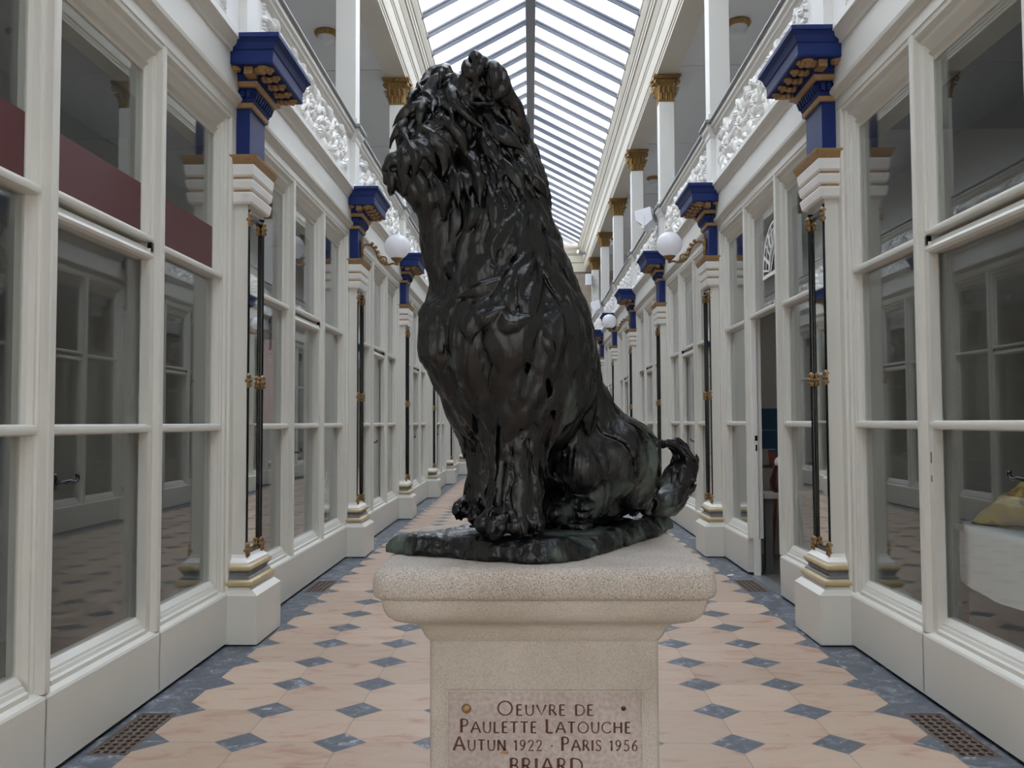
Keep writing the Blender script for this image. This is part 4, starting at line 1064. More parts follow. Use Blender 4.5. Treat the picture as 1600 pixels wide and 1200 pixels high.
# ------------------------------------------------------------------ sculpting in a distance field, meshed with surface nets
class Field:
    def __init__(s, lo, hi, h):
        s.lo = np.array(lo, float); s.h = h
        s.n = np.ceil((np.array(hi) - s.lo) / h).astype(int) + 1
        s.F = np.full(s.n, .12, np.float32)
        s.ax = [(s.lo[i] + h * np.arange(s.n[i])).astype(np.float32) for i in range(3)]
    def window(s, lo, hi):
        a = np.clip(np.floor((lo - s.lo) / s.h).astype(int), 0, s.n - 1); b = np.clip(np.ceil((hi - s.lo) / s.h).astype(int) + 1, 1, s.n)
        if (b - a < 1).any(): return None, None
        sl = tuple(slice(a[i], b[i]) for i in range(3))
        return sl, (s.ax[0][sl[0]][:, None, None], s.ax[1][sl[1]][None, :, None], s.ax[2][sl[2]][None, None, :])
    def blend(s, sl, d, k):
        f = s.F[sl]; q = np.clip(k - np.abs(f - d), 0, None)
        s.F[sl] = np.minimum(f, d) - q * q / (4 * k)
    def cone(s, p1, r1, p2, r2, k):
        """round cone between two balls"""
        p1 = np.array(p1, float); p2 = np.array(p2, float); m = max(r1, r2) + k + .03
        sl, g = s.window(np.minimum(p1, p2) - m, np.maximum(p1, p2) + m)
        if sl is None: return
        e = p2 - p1; L2 = max(float(e @ e), 1e-9)
        x, y, z = g[0] - p1[0], g[1] - p1[1], g[2] - p1[2]
        t = np.clip((x * e[0] + y * e[1] + z * e[2]) / L2, 0, 1)
        d = np.sqrt((x - t * e[0]) ** 2 + (y - t * e[1]) ** 2 + (z - t * e[2]) ** 2) - (r1 + (r2 - r1) * t)
        s.blend(sl, d.astype(np.float32), k)
    def carve(s, p1, p2, r, k):
        p1 = np.array(p1, float); p2 = np.array(p2, float); m = r + k + .01
        sl, g = s.window(np.minimum(p1, p2) - m, np.maximum(p1, p2) + m)
        if sl is None: return
        e = p2 - p1; x, y, z = g[0] - p1[0], g[1] - p1[1], g[2] - p1[2]
        t = np.clip((x * e[0] + y * e[1] + z * e[2]) / max(float(e @ e), 1e-9), 0, 1)
        d = (r - np.sqrt((x - t * e[0]) ** 2 + (y - t * e[1]) ** 2 + (z - t * e[2]) ** 2)).astype(np.float32)
        f = s.F[sl]; q = np.clip(k - np.abs(f - d), 0, None); s.F[sl] = np.maximum(f, d) + q * q / (4 * k)
    def lock(s, P, Nn, R, flat=1.6, k=.005, groove=.12, ng=2.2, ph=0.0):
        """a tapering flattened strand of modelled hair through points P with surface normals Nn and half widths R"""
        for i in range(len(P) - 1):
            p1, p2, r1, r2 = P[i], P[i + 1], R[i], R[i + 1]
            e = p2 - p1; L = np.linalg.norm(e)
            if L < 1e-6: continue
            t_ = e / L; n_ = Nn[i] - t_ * (Nn[i] @ t_); n_ /= max(np.linalg.norm(n_), 1e-6); b_ = np.cross(t_, n_)
            m = max(r1, r2) + k + .004
            sl, g = s.window(np.minimum(p1, p2) - m, np.maximum(p1, p2) + m)
            if sl is None: continue
            x, y, z = g[0] - p1[0], g[1] - p1[1], g[2] - p1[2]
            u = x * t_[0] + y * t_[1] + z * t_[2]; t = np.clip(u / L, 0, 1)
            vb = x * b_[0] + y * b_[1] + z * b_[2]; vn = x * n_[0] + y * n_[1] + z * n_[2]; vt = u - t * L
            r = r1 + (r2 - r1) * t
            rr = r * (1 - groove * np.abs(np.sin(PI * ng * vb / np.maximum(r, 1e-4) * .5 + ph)))
            w_ = np.abs(vn) * flat; d = .42 * np.sqrt(vb ** 2 + w_ ** 2 + vt ** 2) + .58 * np.sqrt((np.abs(vb) * .93 + w_ * .93) ** 2 + vt ** 2) - rr    # ridged section
            d = np.where(d > 0, d * .8, d / flat)
            s.blend(sl, d.astype(np.float32), k)
    def sample(s, p):
        q = (np.asarray(p) - s.lo) / s.h; q = np.clip(q, 0, s.n - 1.001); i = q.astype(int); f = q - i
        r = 0
        for a in (0, 1):
            for b in (0, 1):
                for c in (0, 1):
                    w = (f[..., 0] if a else 1 - f[..., 0]) * (f[..., 1] if b else 1 - f[..., 1]) * (f[..., 2] if c else 1 - f[..., 2])
                    r = r + w * s.F[i[..., 0] + a, i[..., 1] + b, i[..., 2] + c]
        return r
    def grad(s, p, e=None):
        e = e or s.h * 1.5; p = np.asarray(p, float); o = np.eye(3) * e
        g = np.stack([s.sample(p + o[i]) - s.sample(p - o[i]) for i in range(3)], -1)
        return g / np.maximum(np.linalg.norm(g, axis=-1, keepdims=True), 1e-9)
    def mesh(s):
        F = s.F; I = F < 0
        c = np.zeros(tuple(s.n - 1), np.int8)
        for a in (0, 1):
            for b in (0, 1):
                for d in (0, 1): c += I[a:s.n[0] - 1 + a, b:s.n[1] - 1 + b, d:s.n[2] - 1 + d]
        act = np.argwhere((c > 0) & (c < 8)); idx = np.full(tuple(s.n - 1), -1, np.int32); idx[tuple(act.T)] = np.arange(len(act))
        acc = np.zeros((len(act), 3)); cnt = np.zeros(len(act))
        cor = [(a, b, d) for a in (0, 1) for b in (0, 1) for d in (0, 1)]
        for p in cor:
            for ax in range(3):
                if p[ax]: continue
                q = list(p); q[ax] = 1
                f0 = F[tuple((act + p).T)]; f1 = F[tuple((act + q).T)]
                m = (f0 < 0) != (f1 < 0)
                t = f0[m] / (f0[m] - f1[m]); v = np.repeat(np.array([p], float), m.sum(), 0); v[:, ax] = t
                acc[m] += v; cnt[m] += 1
        V = s.lo + s.h * (act + acc / cnt[:, None])
        Q = []
        for ax in range(3):
            u, w = (ax + 1) % 3, (ax + 2) % 3
            a = [slice(None)] * 3; b = [slice(None)] * 3; a[ax] = slice(0, -1); b[ax] = slice(1, None)
            e = np.argwhere(I[tuple(a)] != I[tuple(b)])
            e = e[(e[:, u] > 0) & (e[:, w] > 0) & (e[:, u] < s.n[u] - 1) & (e[:, w] < s.n[w] - 1)]
            flip = I[tuple(e.T)]
            ou = np.zeros(3, int); ou[u] = 1; ow = np.zeros(3, int); ow[w] = 1
            q = np.stack([idx[tuple((e - ou - ow).T)], idx[tuple((e - ow).T)], idx[tuple(e.T)], idx[tuple((e - ou).T)]], 1)
            q[~flip] = q[~flip][:, ::-1]
            Q.append(q)
        return V, np.concatenate(Q)

def fast_mesh(name, V, Q, mat, parent=None, loc=(0, 0, 0)):
    me = bpy.data.meshes.new(name)
    me.vertices.add(len(V)); me.vertices.foreach_set('co', (V - np.array(loc)).astype(np.float32).ravel())
    me.loops.add(Q.size); me.loops.foreach_set('vertex_index', Q.astype(np.int32).ravel())
    me.polygons.add(len(Q)); me.polygons.foreach_set('loop_start', np.arange(0, Q.size, 4, dtype=np.int32)); me.polygons.foreach_set('loop_total', np.full(len(Q), 4, np.int32))
    me.update(calc_edges=True); me.validate(); me.shade_smooth(); me.materials.append(mat)
    o = bpy.data.objects.new(name, me); COL.objects.link(o)
    if parent is not None: o.parent = parent
    return o
DOG_FORM = [
    (0.05, [(-0.064,1.900,1.818,0.1319), (-0.053,1.900,1.686,0.1648), (-0.032,1.910,1.583,0.1491)]),
    (0.05, [(-0.024,1.950,1.726,0.1311), (0.019,1.990,1.629,0.1151), (0.057,2.060,1.529,0.1072), (0.147,2.140,1.414,0.1083)]),
    (0.05, [(0.076,2.100,1.454,0.1139), (0.186,2.160,1.382,0.1124)]),
    (0.04, [(0.081,2.250,1.402,0.1074), (0.016,2.200,1.365,0.0795)]),
    (0.03, [(0.110,2.030,1.404,0.0734), (0.186,2.070,1.421,0.0838), (0.219,2.100,1.401,0.0850)]),
    (0.03, [(0.219,2.100,1.408,0.0820), (0.245,2.130,1.353,0.0554), (0.236,2.120,1.324,0.0368)]),
    (0.03, [(0.185,2.060,1.410,0.0774), (0.146,2.030,1.339,0.0499)]),
    (0.03, [(0.054,2.140,1.376,0.0805), (0.031,2.160,1.306,0.0593)]),
    (0.02, [(0.177,2.060,1.299,0.0357), (0.100,2.000,1.298,0.0333), (0.053,1.960,1.300,0.0269)]),
    (0.03, [(-0.023,1.870,1.581,0.0946), (-0.032,1.850,1.460,0.0615), (-0.029,1.840,1.367,0.0532), (-0.040,1.830,1.322,0.0529)]),
    (0.03, [(-0.108,1.930,1.584,0.0837), (-0.087,1.960,1.458,0.0567), (-0.093,1.960,1.359,0.0482), (-0.104,1.950,1.318,0.0451)]),
    (0.01, [(-0.040,1.830,1.322,0.0476), (-0.097,1.795,1.295,0.0273)]),
    (0.008, [(-0.040,1.830,1.322,0.0476), (-0.066,1.780,1.293,0.0283)]),
    (0.008, [(-0.033,1.820,1.323,0.0474), (-0.031,1.785,1.292,0.0271)]),
    (0.008, [(-0.024,1.830,1.322,0.0450), (0.002,1.805,1.296,0.0261)]),
    (0.01, [(-0.110,1.950,1.325,0.0423), (-0.147,1.920,1.312,0.0264)]),
    (0.008, [(-0.110,1.950,1.318,0.0395), (-0.121,1.900,1.298,0.0247)]),
    (0.04, [(-0.072,1.880,2.008,0.1033), (-0.077,1.880,1.925,0.1115), (-0.067,1.900,1.818,0.1319)]),
    (0.04, [(-0.122,1.870,2.164,0.0757), (-0.089,1.870,2.082,0.0811), (-0.072,1.880,1.994,0.1006)]),
    (0.03, [(-0.170,1.820,2.090,0.0658), (-0.226,1.790,2.038,0.0479), (-0.267,1.770,2.025,0.0307)]),
    (0.012, [(-0.278,1.762,2.027,0.0217), (-0.288,1.760,2.014,0.0165)]),
    (0.015, [(-0.284,1.765,2.003,0.0204), (-0.292,1.765,1.987,0.0128)]),
    (0.03, [(-0.264,1.780,1.991,0.0257), (-0.219,1.810,1.985,0.0432), (-0.165,1.840,1.985,0.0612)]),
    (0.03, [(-0.183,1.820,1.953,0.0474), (-0.180,1.840,1.897,0.0399), (-0.173,1.850,1.837,0.0455)]),
    (0.02, [(-0.186,1.850,2.208,0.0428), (-0.230,1.820,2.149,0.0316), (-0.253,1.800,2.098,0.0208), (-0.264,1.790,2.073,0.0129)]),
    (0.008, [(-0.103,1.790,2.229,0.0324), (-0.074,1.785,2.205,0.0374), (-0.056,1.795,2.177,0.0337)]),
    (0.01, [(-0.057,1.810,2.191,0.0314), (-0.040,1.825,2.138,0.0330), (-0.028,1.830,2.100,0.0225), (-0.035,1.840,2.065,0.0146)]),
    (0.008, [(-0.107,1.785,2.227,0.0284), (-0.126,1.785,2.201,0.0232), (-0.111,1.780,2.172,0.0193), (-0.087,1.780,2.156,0.0142)]),
    (0.008, [(-0.189,1.910,2.265,0.0276), (-0.212,1.910,2.248,0.0249), (-0.230,1.900,2.213,0.0179)]),
    (0.012, [(-0.141,1.830,2.210,0.0291), (-0.147,1.800,2.161,0.0286), (-0.121,1.790,2.117,0.0220)]),
    (0.03, [(-0.038,1.920,2.075,0.0555), (-0.014,1.950,1.998,0.0479), (0.014,1.960,1.899,0.0482), (0.048,1.970,1.829,0.0342)]),
    (0.03, [(-0.183,1.820,1.712,0.0447), (-0.181,1.820,1.652,0.0342), (-0.156,1.840,1.600,0.0319)]),
    (0.03, [(0.082,2.000,1.775,0.0405), (0.104,2.030,1.675,0.0382), (0.111,2.030,1.616,0.0323)]),
    (0.02, [(0.294,2.220,1.292,0.0385), (0.345,2.270,1.300,0.0443), (0.381,2.290,1.350,0.0430), (0.397,2.290,1.396,0.0348)]),
    (0.012, [(0.396,2.290,1.393,0.0331), (0.387,2.280,1.429,0.0247), (0.363,2.270,1.446,0.0197), (0.342,2.260,1.446,0.0147), (0.337,2.260,1.433,0.0098)]),
    (0.008, [(0.400,2.270,1.408,0.0230), (0.416,2.260,1.407,0.0098)]),
    (0.008, [(0.401,2.270,1.355,0.0263), (0.413,2.260,1.352,0.0147)])]
DOG_CUTS = [([(-0.152,1.816,2.243),(-0.148,1.816,2.224),(-0.138,1.786,2.185)],0.0067), ([(-0.137,1.780,2.167),(-0.108,1.802,2.155),(-0.078,1.807,2.149),(-0.062,1.803,2.126)],0.0080), ([(-0.269,1.784,2.066),(-0.239,1.756,2.066),(-0.206,1.760,2.083),(-0.177,1.763,2.090)],0.0053), ([(-0.146,1.795,2.023),(-0.121,1.783,1.989),(-0.101,1.778,1.991)],0.0053), ([(-0.061,1.783,1.526),(-0.060,1.802,1.422),(-0.067,1.796,1.339)],0.0094), ([(-0.081,1.782,1.313),(-0.082,1.781,1.277)],0.0040), ([(-0.048,1.775,1.314),(-0.048,1.780,1.275)],0.0040), ([(-0.013,1.785,1.313),(-0.012,1.787,1.279)],0.0040), ([(-0.134,1.911,1.327),(-0.131,1.888,1.302)],0.0040), ([(-0.101,1.788,2.103),(-0.114,1.785,2.069),(-0.146,1.793,2.038)],0.0067), ([(-0.053,1.802,2.114),(-0.068,1.788,2.083),(-0.049,1.785,2.042)],0.0053), ([(-0.036,1.732,1.676),(-0.011,1.751,1.614),(-0.015,1.780,1.525)],0.0067), ([(0.029,1.775,1.589),(0.037,1.800,1.525),(0.027,1.834,1.447)],0.0107), ([(0.071,1.967,1.457),(0.055,1.996,1.385),(0.072,1.996,1.327)],0.0094), ([(-0.276,1.750,2.009),(-0.268,1.751,2.010)],0.0053), ([(-0.292,1.753,2.005),(-0.288,1.753,2.002)],0.0040), ([(0.286,2.193,1.325),(0.299,2.193,1.302),(0.290,2.193,1.278)],0.0107), ([(-0.183,1.814,1.818),(-0.141,1.781,1.785),(-0.087,1.753,1.761)],0.0067), ([(-0.107,1.772,1.914),(-0.101,1.773,1.855),(-0.075,1.764,1.808)],0.0067), ([(-0.171,1.906,2.271),(-0.170,1.822,2.221),(-0.183,1.815,2.202)],0.0053)]
DOG_LOCKS = [
    ([(-0.164,1.815,2.203),(-0.157,1.781,2.169),(-0.138,1.779,2.131),(-0.110,1.784,2.107)],0.0120),
    ([(-0.185,1.815,2.176),(-0.171,1.801,2.149),(-0.159,1.771,2.116)],0.0094),
    ([(-0.208,1.806,2.179),(-0.199,1.808,2.165),(-0.191,1.781,2.126)],0.0094),
    ([(-0.216,1.797,2.158),(-0.223,1.794,2.140),(-0.231,1.794,2.110)],0.0120),
    ([(-0.233,1.793,2.155),(-0.250,1.797,2.138),(-0.264,1.798,2.113)],0.0107),
    ([(-0.252,1.792,2.119),(-0.264,1.786,2.093),(-0.273,1.787,2.070)],0.0094),
    ([(-0.152,1.823,2.227),(-0.139,1.787,2.187),(-0.117,1.778,2.162),(-0.088,1.776,2.153)],0.0120),
    ([(-0.126,1.778,2.234),(-0.120,1.768,2.208),(-0.105,1.777,2.191)],0.0120),
    ([(-0.201,1.900,2.283),(-0.218,1.900,2.267),(-0.227,1.897,2.243),(-0.220,1.811,2.189)],0.0107),
    ([(-0.178,1.906,2.280),(-0.183,1.825,2.230),(-0.185,1.816,2.208)],0.0107),
    ([(-0.113,1.777,2.253),(-0.105,1.765,2.235),(-0.103,1.765,2.214)],0.0107),
    ([(-0.092,1.769,2.239),(-0.098,1.763,2.210),(-0.100,1.775,2.190)],0.0120),
    ([(-0.073,1.761,2.225),(-0.068,1.755,2.201),(-0.071,1.767,2.177)],0.0120),
    ([(-0.050,1.766,2.197),(-0.050,1.769,2.180),(-0.066,1.777,2.162)],0.0120),
    ([(-0.045,1.773,2.176),(-0.030,1.800,2.149),(-0.020,1.812,2.123)],0.0120),
    ([(-0.030,1.801,2.140),(-0.016,1.820,2.113),(-0.014,1.822,2.094)],0.0107),
    ([(-0.077,1.775,2.172),(-0.067,1.804,2.151),(-0.057,1.802,2.121)],0.0120),
    ([(-0.099,1.803,2.155),(-0.083,1.796,2.125),(-0.072,1.789,2.096)],0.0120),
    ([(-0.249,1.755,2.060),(-0.224,1.745,2.034),(-0.231,1.756,2.005)],0.0107),
    ([(-0.231,1.749,2.059),(-0.208,1.747,2.044),(-0.198,1.759,2.020)],0.0107),
    ([(-0.206,1.756,2.074),(-0.177,1.763,2.055),(-0.161,1.793,2.025)],0.0120),
    ([(-0.187,1.756,2.058),(-0.176,1.772,2.033),(-0.182,1.778,2.000)],0.0107),
    ([(-0.256,1.754,2.051),(-0.244,1.747,2.026),(-0.249,1.755,2.005)],0.0094),
    ([(-0.265,1.790,2.106),(-0.253,1.781,2.086),(-0.241,1.753,2.061)],0.0094),
    ([(-0.227,1.793,2.106),(-0.205,1.758,2.078),(-0.177,1.762,2.066)],0.0094),
    ([(-0.165,1.767,2.110),(-0.142,1.772,2.078),(-0.130,1.788,2.050)],0.0120),
    ([(-0.075,1.793,2.110),(-0.049,1.793,2.077),(-0.028,1.799,2.059)],0.0187),
    ([(-0.098,1.788,2.096),(-0.090,1.785,2.072),(-0.088,1.782,2.050)],0.0107),
    ([(-0.098,1.785,2.082),(-0.076,1.781,2.045),(-0.067,1.779,2.023)],0.0134),
    ([(-0.138,1.785,2.054),(-0.108,1.784,2.026),(-0.098,1.777,1.998)],0.0147),
    ([(-0.148,1.795,2.023),(-0.127,1.785,1.990),(-0.120,1.779,1.962)],0.0134),
    ([(-0.020,1.799,2.039),(-0.010,1.799,2.015),(-0.006,1.797,1.992)],0.0120),
    ([(-0.005,1.801,2.006),(0.013,1.816,1.989),(0.022,1.827,1.968)],0.0134),
    ([(-0.049,1.783,2.028),(-0.028,1.783,1.995),(-0.020,1.784,1.962)],0.0134),
    ([(0.016,1.816,1.950),(0.020,1.820,1.924),(0.024,1.818,1.894)],0.0120),
    ([(-0.033,1.775,1.914),(-0.058,1.770,1.891),(-0.079,1.769,1.848),(-0.072,1.767,1.824)],0.0174),
    ([(-0.015,1.786,1.945),(-0.018,1.783,1.905),(-0.025,1.777,1.874)],0.0094),
    ([(-0.023,1.778,1.871),(-0.036,1.770,1.832)],0.0120),
    ([(0.008,1.797,1.871),(-0.009,1.781,1.838),(-0.043,1.760,1.792)],0.0120),
    ([(0.002,1.783,1.823),(-0.016,1.766,1.791),(-0.022,1.754,1.762)],0.0147),
    ([(-0.026,1.767,1.806),(-0.049,1.753,1.771)],0.0120),
    ([(-0.173,1.808,1.830),(-0.146,1.790,1.800),(-0.138,1.777,1.772)],0.0120),
    ([(-0.066,1.755,1.777),(-0.096,1.754,1.760),(-0.129,1.765,1.749)],0.0134),
    ([(-0.118,1.778,1.893),(-0.133,1.787,1.852),(-0.136,1.786,1.819)],0.0120),
    ([(0.033,1.825,1.878),(0.052,1.846,1.848),(0.064,1.841,1.810)],0.0120),
    ([(0.050,1.816,1.803),(0.068,1.811,1.759),(0.078,1.804,1.722)],0.0120),
    ([(-0.115,1.748,1.717),(-0.092,1.738,1.699),(-0.063,1.737,1.714)],0.0147),
    ([(-0.056,1.737,1.715),(-0.045,1.731,1.686),(-0.013,1.738,1.699)],0.0147),
    ([(0.027,1.753,1.671),(0.035,1.764,1.636)],0.0120),
    ([(0.066,1.785,1.706),(0.091,1.814,1.683),(0.106,1.851,1.653)],0.0107),
    ([(0.101,1.838,1.652),(0.120,1.898,1.636),(0.126,1.926,1.603)],0.0107),
    ([(-0.199,1.791,1.728),(-0.210,1.800,1.684),(-0.202,1.794,1.641)],0.0134),
    ([(-0.182,1.781,1.681),(-0.180,1.788,1.630),(-0.172,1.811,1.592)],0.0134),
    ([(-0.172,1.792,1.617),(-0.167,1.816,1.579),(-0.157,1.845,1.547)],0.0120),
    ([(-0.242,1.764,1.985),(-0.230,1.772,1.967),(-0.230,1.791,1.949)],0.0107),
    ([(-0.210,1.769,1.979),(-0.198,1.777,1.953),(-0.204,1.795,1.927)],0.0120),
    ([(-0.278,1.758,1.988),(-0.276,1.770,1.978),(-0.280,1.780,1.970)],0.0080),
    ([(-0.180,1.786,1.931),(-0.192,1.800,1.897),(-0.201,1.813,1.871)],0.0120),
    ([(-0.205,1.802,1.915),(-0.211,1.814,1.895),(-0.206,1.816,1.874)],0.0094),
    ([(-0.231,1.828,2.200),(-0.238,1.809,2.176),(-0.241,1.795,2.154)],0.0094),
    ([(-0.167,1.787,2.030),(-0.147,1.787,1.990),(-0.143,1.784,1.950)],0.0147),
    ([(-0.121,1.790,2.031),(-0.098,1.776,1.987),(-0.098,1.770,1.946)],0.0147),
    ([(-0.191,1.772,1.993),(-0.174,1.777,1.962),(-0.175,1.789,1.925)],0.0134),
    ([(-0.228,1.756,2.005),(-0.214,1.768,1.979),(-0.213,1.779,1.953)],0.0120),
    ([(-0.114,1.776,1.954),(-0.111,1.773,1.914),(-0.125,1.781,1.883)],0.0147),
    ([(-0.081,1.770,1.966),(-0.068,1.767,1.925),(-0.072,1.769,1.887)],0.0147),
    ([(-0.154,1.785,1.944),(-0.146,1.792,1.906),(-0.158,1.799,1.868)],0.0134),
    ([(-0.256,1.751,2.011),(-0.247,1.763,1.989),(-0.252,1.777,1.969)],0.0107)]
DOG_FLOW = [((-0.110,1.769,2.242),(-0.196,0.000,-0.981)), ((-0.048,1.776,2.164),(0.330,0.000,-0.944)), ((-0.036,1.805,2.094),(0.196,0.000,-0.981)), ((-0.182,1.814,2.194),(-0.659,0.000,-0.753)), ((-0.233,1.793,2.119),(-0.447,0.000,-0.894)), ((-0.140,1.779,2.127),(0.287,0.000,-0.958)), ((-0.114,1.785,2.062),(0.330,0.000,-0.944)), ((-0.190,1.755,2.047),(0.600,0.000,-0.800)), ((-0.240,1.748,2.019),(0.600,0.000,-0.800)), ((-0.243,1.767,1.979),(0.447,0.000,-0.894)), ((-0.179,1.780,1.943),(0.000,0.000,-1.000)), ((-0.087,1.770,1.965),(0.196,0.000,-0.981)), ((-0.010,1.792,1.984),(0.371,0.000,-0.928)), ((0.016,1.814,1.923),(0.148,0.000,-0.989)), ((-0.036,1.774,1.875),(-0.410,0.000,-0.912)), ((-0.088,1.769,1.835),(-0.371,0.000,-0.928)), ((-0.168,1.802,1.868),(0.100,0.000,-0.995)), ((-0.184,1.826,1.780),(0.148,0.000,-0.989)), ((-0.100,1.754,1.755),(-0.530,0.000,-0.848)), ((0.002,1.774,1.796),(-0.330,0.000,-0.944)), ((0.055,1.814,1.789),(0.330,0.000,-0.944)), ((0.080,1.801,1.708),(0.330,0.000,-0.944)), ((-0.193,1.785,1.669),(0.100,0.000,-0.995)), ((-0.061,1.732,1.676),(0.100,0.000,-0.995)), ((0.014,1.746,1.677),(-0.196,0.000,-0.981)), ((0.110,1.875,1.621),(0.148,0.000,-0.989)), ((-0.090,1.801,1.513),(0.050,0.000,-0.999)), ((0.001,1.783,1.525),(-0.148,0.000,-0.989)), ((0.099,1.937,1.513),(-0.287,0.000,-0.958)), ((0.188,1.998,1.470),(0.581,0.000,-0.814)), ((0.246,2.016,1.383),(-0.050,0.000,-0.999)), ((0.143,1.985,1.356),(-0.196,0.000,-0.981)), ((-0.079,1.829,1.395),(0.000,0.000,-1.000)), ((-0.026,1.792,1.397),(0.000,0.000,-1.000)), ((0.334,2.217,1.308),(0.814,0.000,0.581)), ((0.388,2.255,1.369),(0.100,0.000,0.995)), ((0.365,2.256,1.446),(-0.999,0.000,0.050))]
def lattice_noise(P, scale, seed):
    """smooth value noise in -1..1 at points P"""
    rs = np.random.RandomState(seed); T = rs.uniform(-1, 1, (32, 32, 32))
    q = np.asarray(P) * scale + 100; i = np.floor(q).astype(int); f = q - i; f = f * f * (3 - 2 * f); r = 0
    for a in (0, 1):
        for b in (0, 1):
            for c in (0, 1):
                w = (f[..., 0] if a else 1 - f[..., 0]) * (f[..., 1] if b else 1 - f[..., 1]) * (f[..., 2] if c else 1 - f[..., 2])
                r = r + w * T[(i[..., 0] + a) % 32, (i[..., 1] + b) % 32, (i[..., 2] + c) % 32]
    return r

def sculpt_dog(h):
    fd = Field((-.36, 1.64, 1.258), (.46, 2.42, 2.345), h)
    for k, ch in DOG_FORM:
        for a, b in zip(ch[:-1], ch[1:]): fd.cone(a[:3], a[3], b[:3], b[3], k)
    fd.F += .008
    base = Field.__new__(Field); base.__dict__.update(fd.__dict__); base.F = fd.F.copy()
    FP = np.array([f[0] for f in DOG_FLOW]); FD = np.array([f[1] for f in DOG_FLOW])
    def flow(p):
        w = 1 / (np.sum((FP - p) ** 2, 1) + 2e-4) ** 1.5
        return (FD * w[:, None]).sum(0) / w.sum()
    rnd = np.random.RandomState(11)
    surf = np.argwhere(np.abs(base.F) < h * .8); rnd.shuffle(surf)
    cell = {}; pts = []
    for ijk in surf:                                              # spread the roots of the strands evenly
        p = base.lo + h * ijk; z = p[2]
        sp = .021 if z > 2.02 else (.034 if z < 1.56 else .040)
        key = tuple((p / .040).astype(int)); ok = True
        for a in (-1, 0, 1):
            for b in (-1, 0, 1):
                for c in (-1, 0, 1):
                    for q in cell.get((key[0] + a, key[1] + b, key[2] + c), ()):
                        if np.sum((q - p) ** 2) < sp * sp: ok = False; break
                    if not ok: break
                if not ok: break
            if not ok: break
        if ok: cell.setdefault(key, []).append(p); pts.append(p)
    def trace(p, L, n, lift, wob):
        P = [p]; N = [base.grad(p)]
        for i in range(n):
            d = flow(P[-1]); nn = N[-1]; d = d - nn * (d @ nn); ld = np.linalg.norm(d)
            if ld < .15: break
            d /= ld; side = np.cross(nn, d); q = P[-1] + (d + side * wob * math.sin(1.1 * i + wob * 9)) * L / n
            g = base.grad(q); q = q - g * float(base.sample(q))
            P.append(q); N.append(base.grad(q))
        m = len(P)
        if m < 3: return None
        t = np.linspace(0, 1, m)
        off = -.006 + .010 * np.sin(np.minimum(1, t * 1.15) * PI * .5) + lift * t ** 2
        return [P[i] + N[i] * off[i] for i in range(m)], N, t
    for p in pts:
        z, x = p[2], p[0]
        haunch = x > .12 and z < 1.52; tail = x > .30; paw = z < 1.325 and x < .06; legs = z < 1.56 and x < .10
        if paw: continue
        if x < -.115 and z < 2.13 and z > 1.98: continue          # the muzzle is modelled strand by strand
        face = x < .0 and z > 2.0 and p[1] < 1.90
        if face:
            if rnd.rand() < .45: continue
            L, R, lift, fl = rnd.uniform(.09, .14), rnd.uniform(.006, .0105), rnd.uniform(.0, .003), 1.5
        elif z > 2.02: L, R, lift, fl = rnd.uniform(.07, .125), rnd.uniform(.0085, .0135), rnd.uniform(.0, .007), 1.35
        elif tail: L, R, lift, fl = rnd.uniform(.05, .08), rnd.uniform(.008, .012), .002, 2.2
        elif haunch:
            if rnd.rand() < .6: continue
            L, R, lift, fl = rnd.uniform(.09, .15), rnd.uniform(.014, .024), .0, 5.0
        elif legs: L, R, lift, fl = rnd.uniform(.09, .16), rnd.uniform(.011, .018), rnd.uniform(0, .003), 2.6
        else: L, R, lift, fl = rnd.uniform(.10, .19), rnd.uniform(.022, .038), rnd.uniform(.0, .010), 2.3
        tr = trace(p, L, 7, lift, rnd.uniform(-.45, .45))
        if tr is None: continue
        P, N, t = tr
        prof = R * (.35 + .65 * np.sin(np.clip(t * 1.25 + .12, 0, 1.32) / 1.32 * PI) ** .8) * np.where(t > .6, 1 - (t - .6) * 2.2, 1)
        fd.lock(P, N, np.maximum(prof, .0018), fl, .0035 if z > 2.02 else .0045, .12, rnd.choice([1.2, 2.0]) if z > 2.02 else rnd.choice([2.0, 3.0, 4.5]), rnd.uniform(0, 3))
    for pl, r in DOG_CUTS:
        for a, b in zip(pl[:-1], pl[1:]): fd.carve(a, b, r, .006)
    for pl, R in DOG_LOCKS:                                       # the large strands of the face, ears, neck and chest
        pl = np.array(pl); s_ = np.r_[0, np.cumsum(np.linalg.norm(np.diff(pl, axis=0), axis=1))]; s_ /= s_[-1]
        t = np.linspace(-.12, 1.25, 12); P = np.stack([np.interp(t, s_, pl[:, i]) for i in range(3)], 1)
        P[t < 0] = pl[0] + (pl[0] - pl[1]) / s_[1] * -t[t < 0][:, None]; P[t > 1] = pl[-1] + (pl[-1] - pl[-2]) / (1 - s_[-2]) * (t[t > 1] - 1)[:, None]; t = (t + .12) / 1.37
        P = P - base.grad(P) * np.clip(base.sample(P), -.02, .02)[:, None]
        for _ in range(2): P[1:-1] = (P[:-2] + 2 * P[1:-1] + P[2:]) / 4
        N = base.grad(P)
        off = -.001 + .015 * np.sin(np.minimum(1, t * 1.1) * PI * .5)
        prof = 1.15 * R * (.62 + .5 * np.sin(np.clip(t * 1.2 + .1, 0, 1.3) / 1.3 * PI) ** .8) * np.where(t > .45, 1 - (t - .45) * 1.6, 1)
        fd.lock(list(P + N * off[:, None]), list(N), np.maximum(prof, .002), 1.5, .003, .10, 2.0, R * 900)
    X = np.stack(np.meshgrid(*[a[::2] for a in fd.ax], indexing='ij'), -1)      # thumb marks of the modeller
    n = (.0016 * lattice_noise(X * [1, 1, .6], 30, 7) + .0009 * lattice_noise(X, 80, 8)).astype(np.float32)
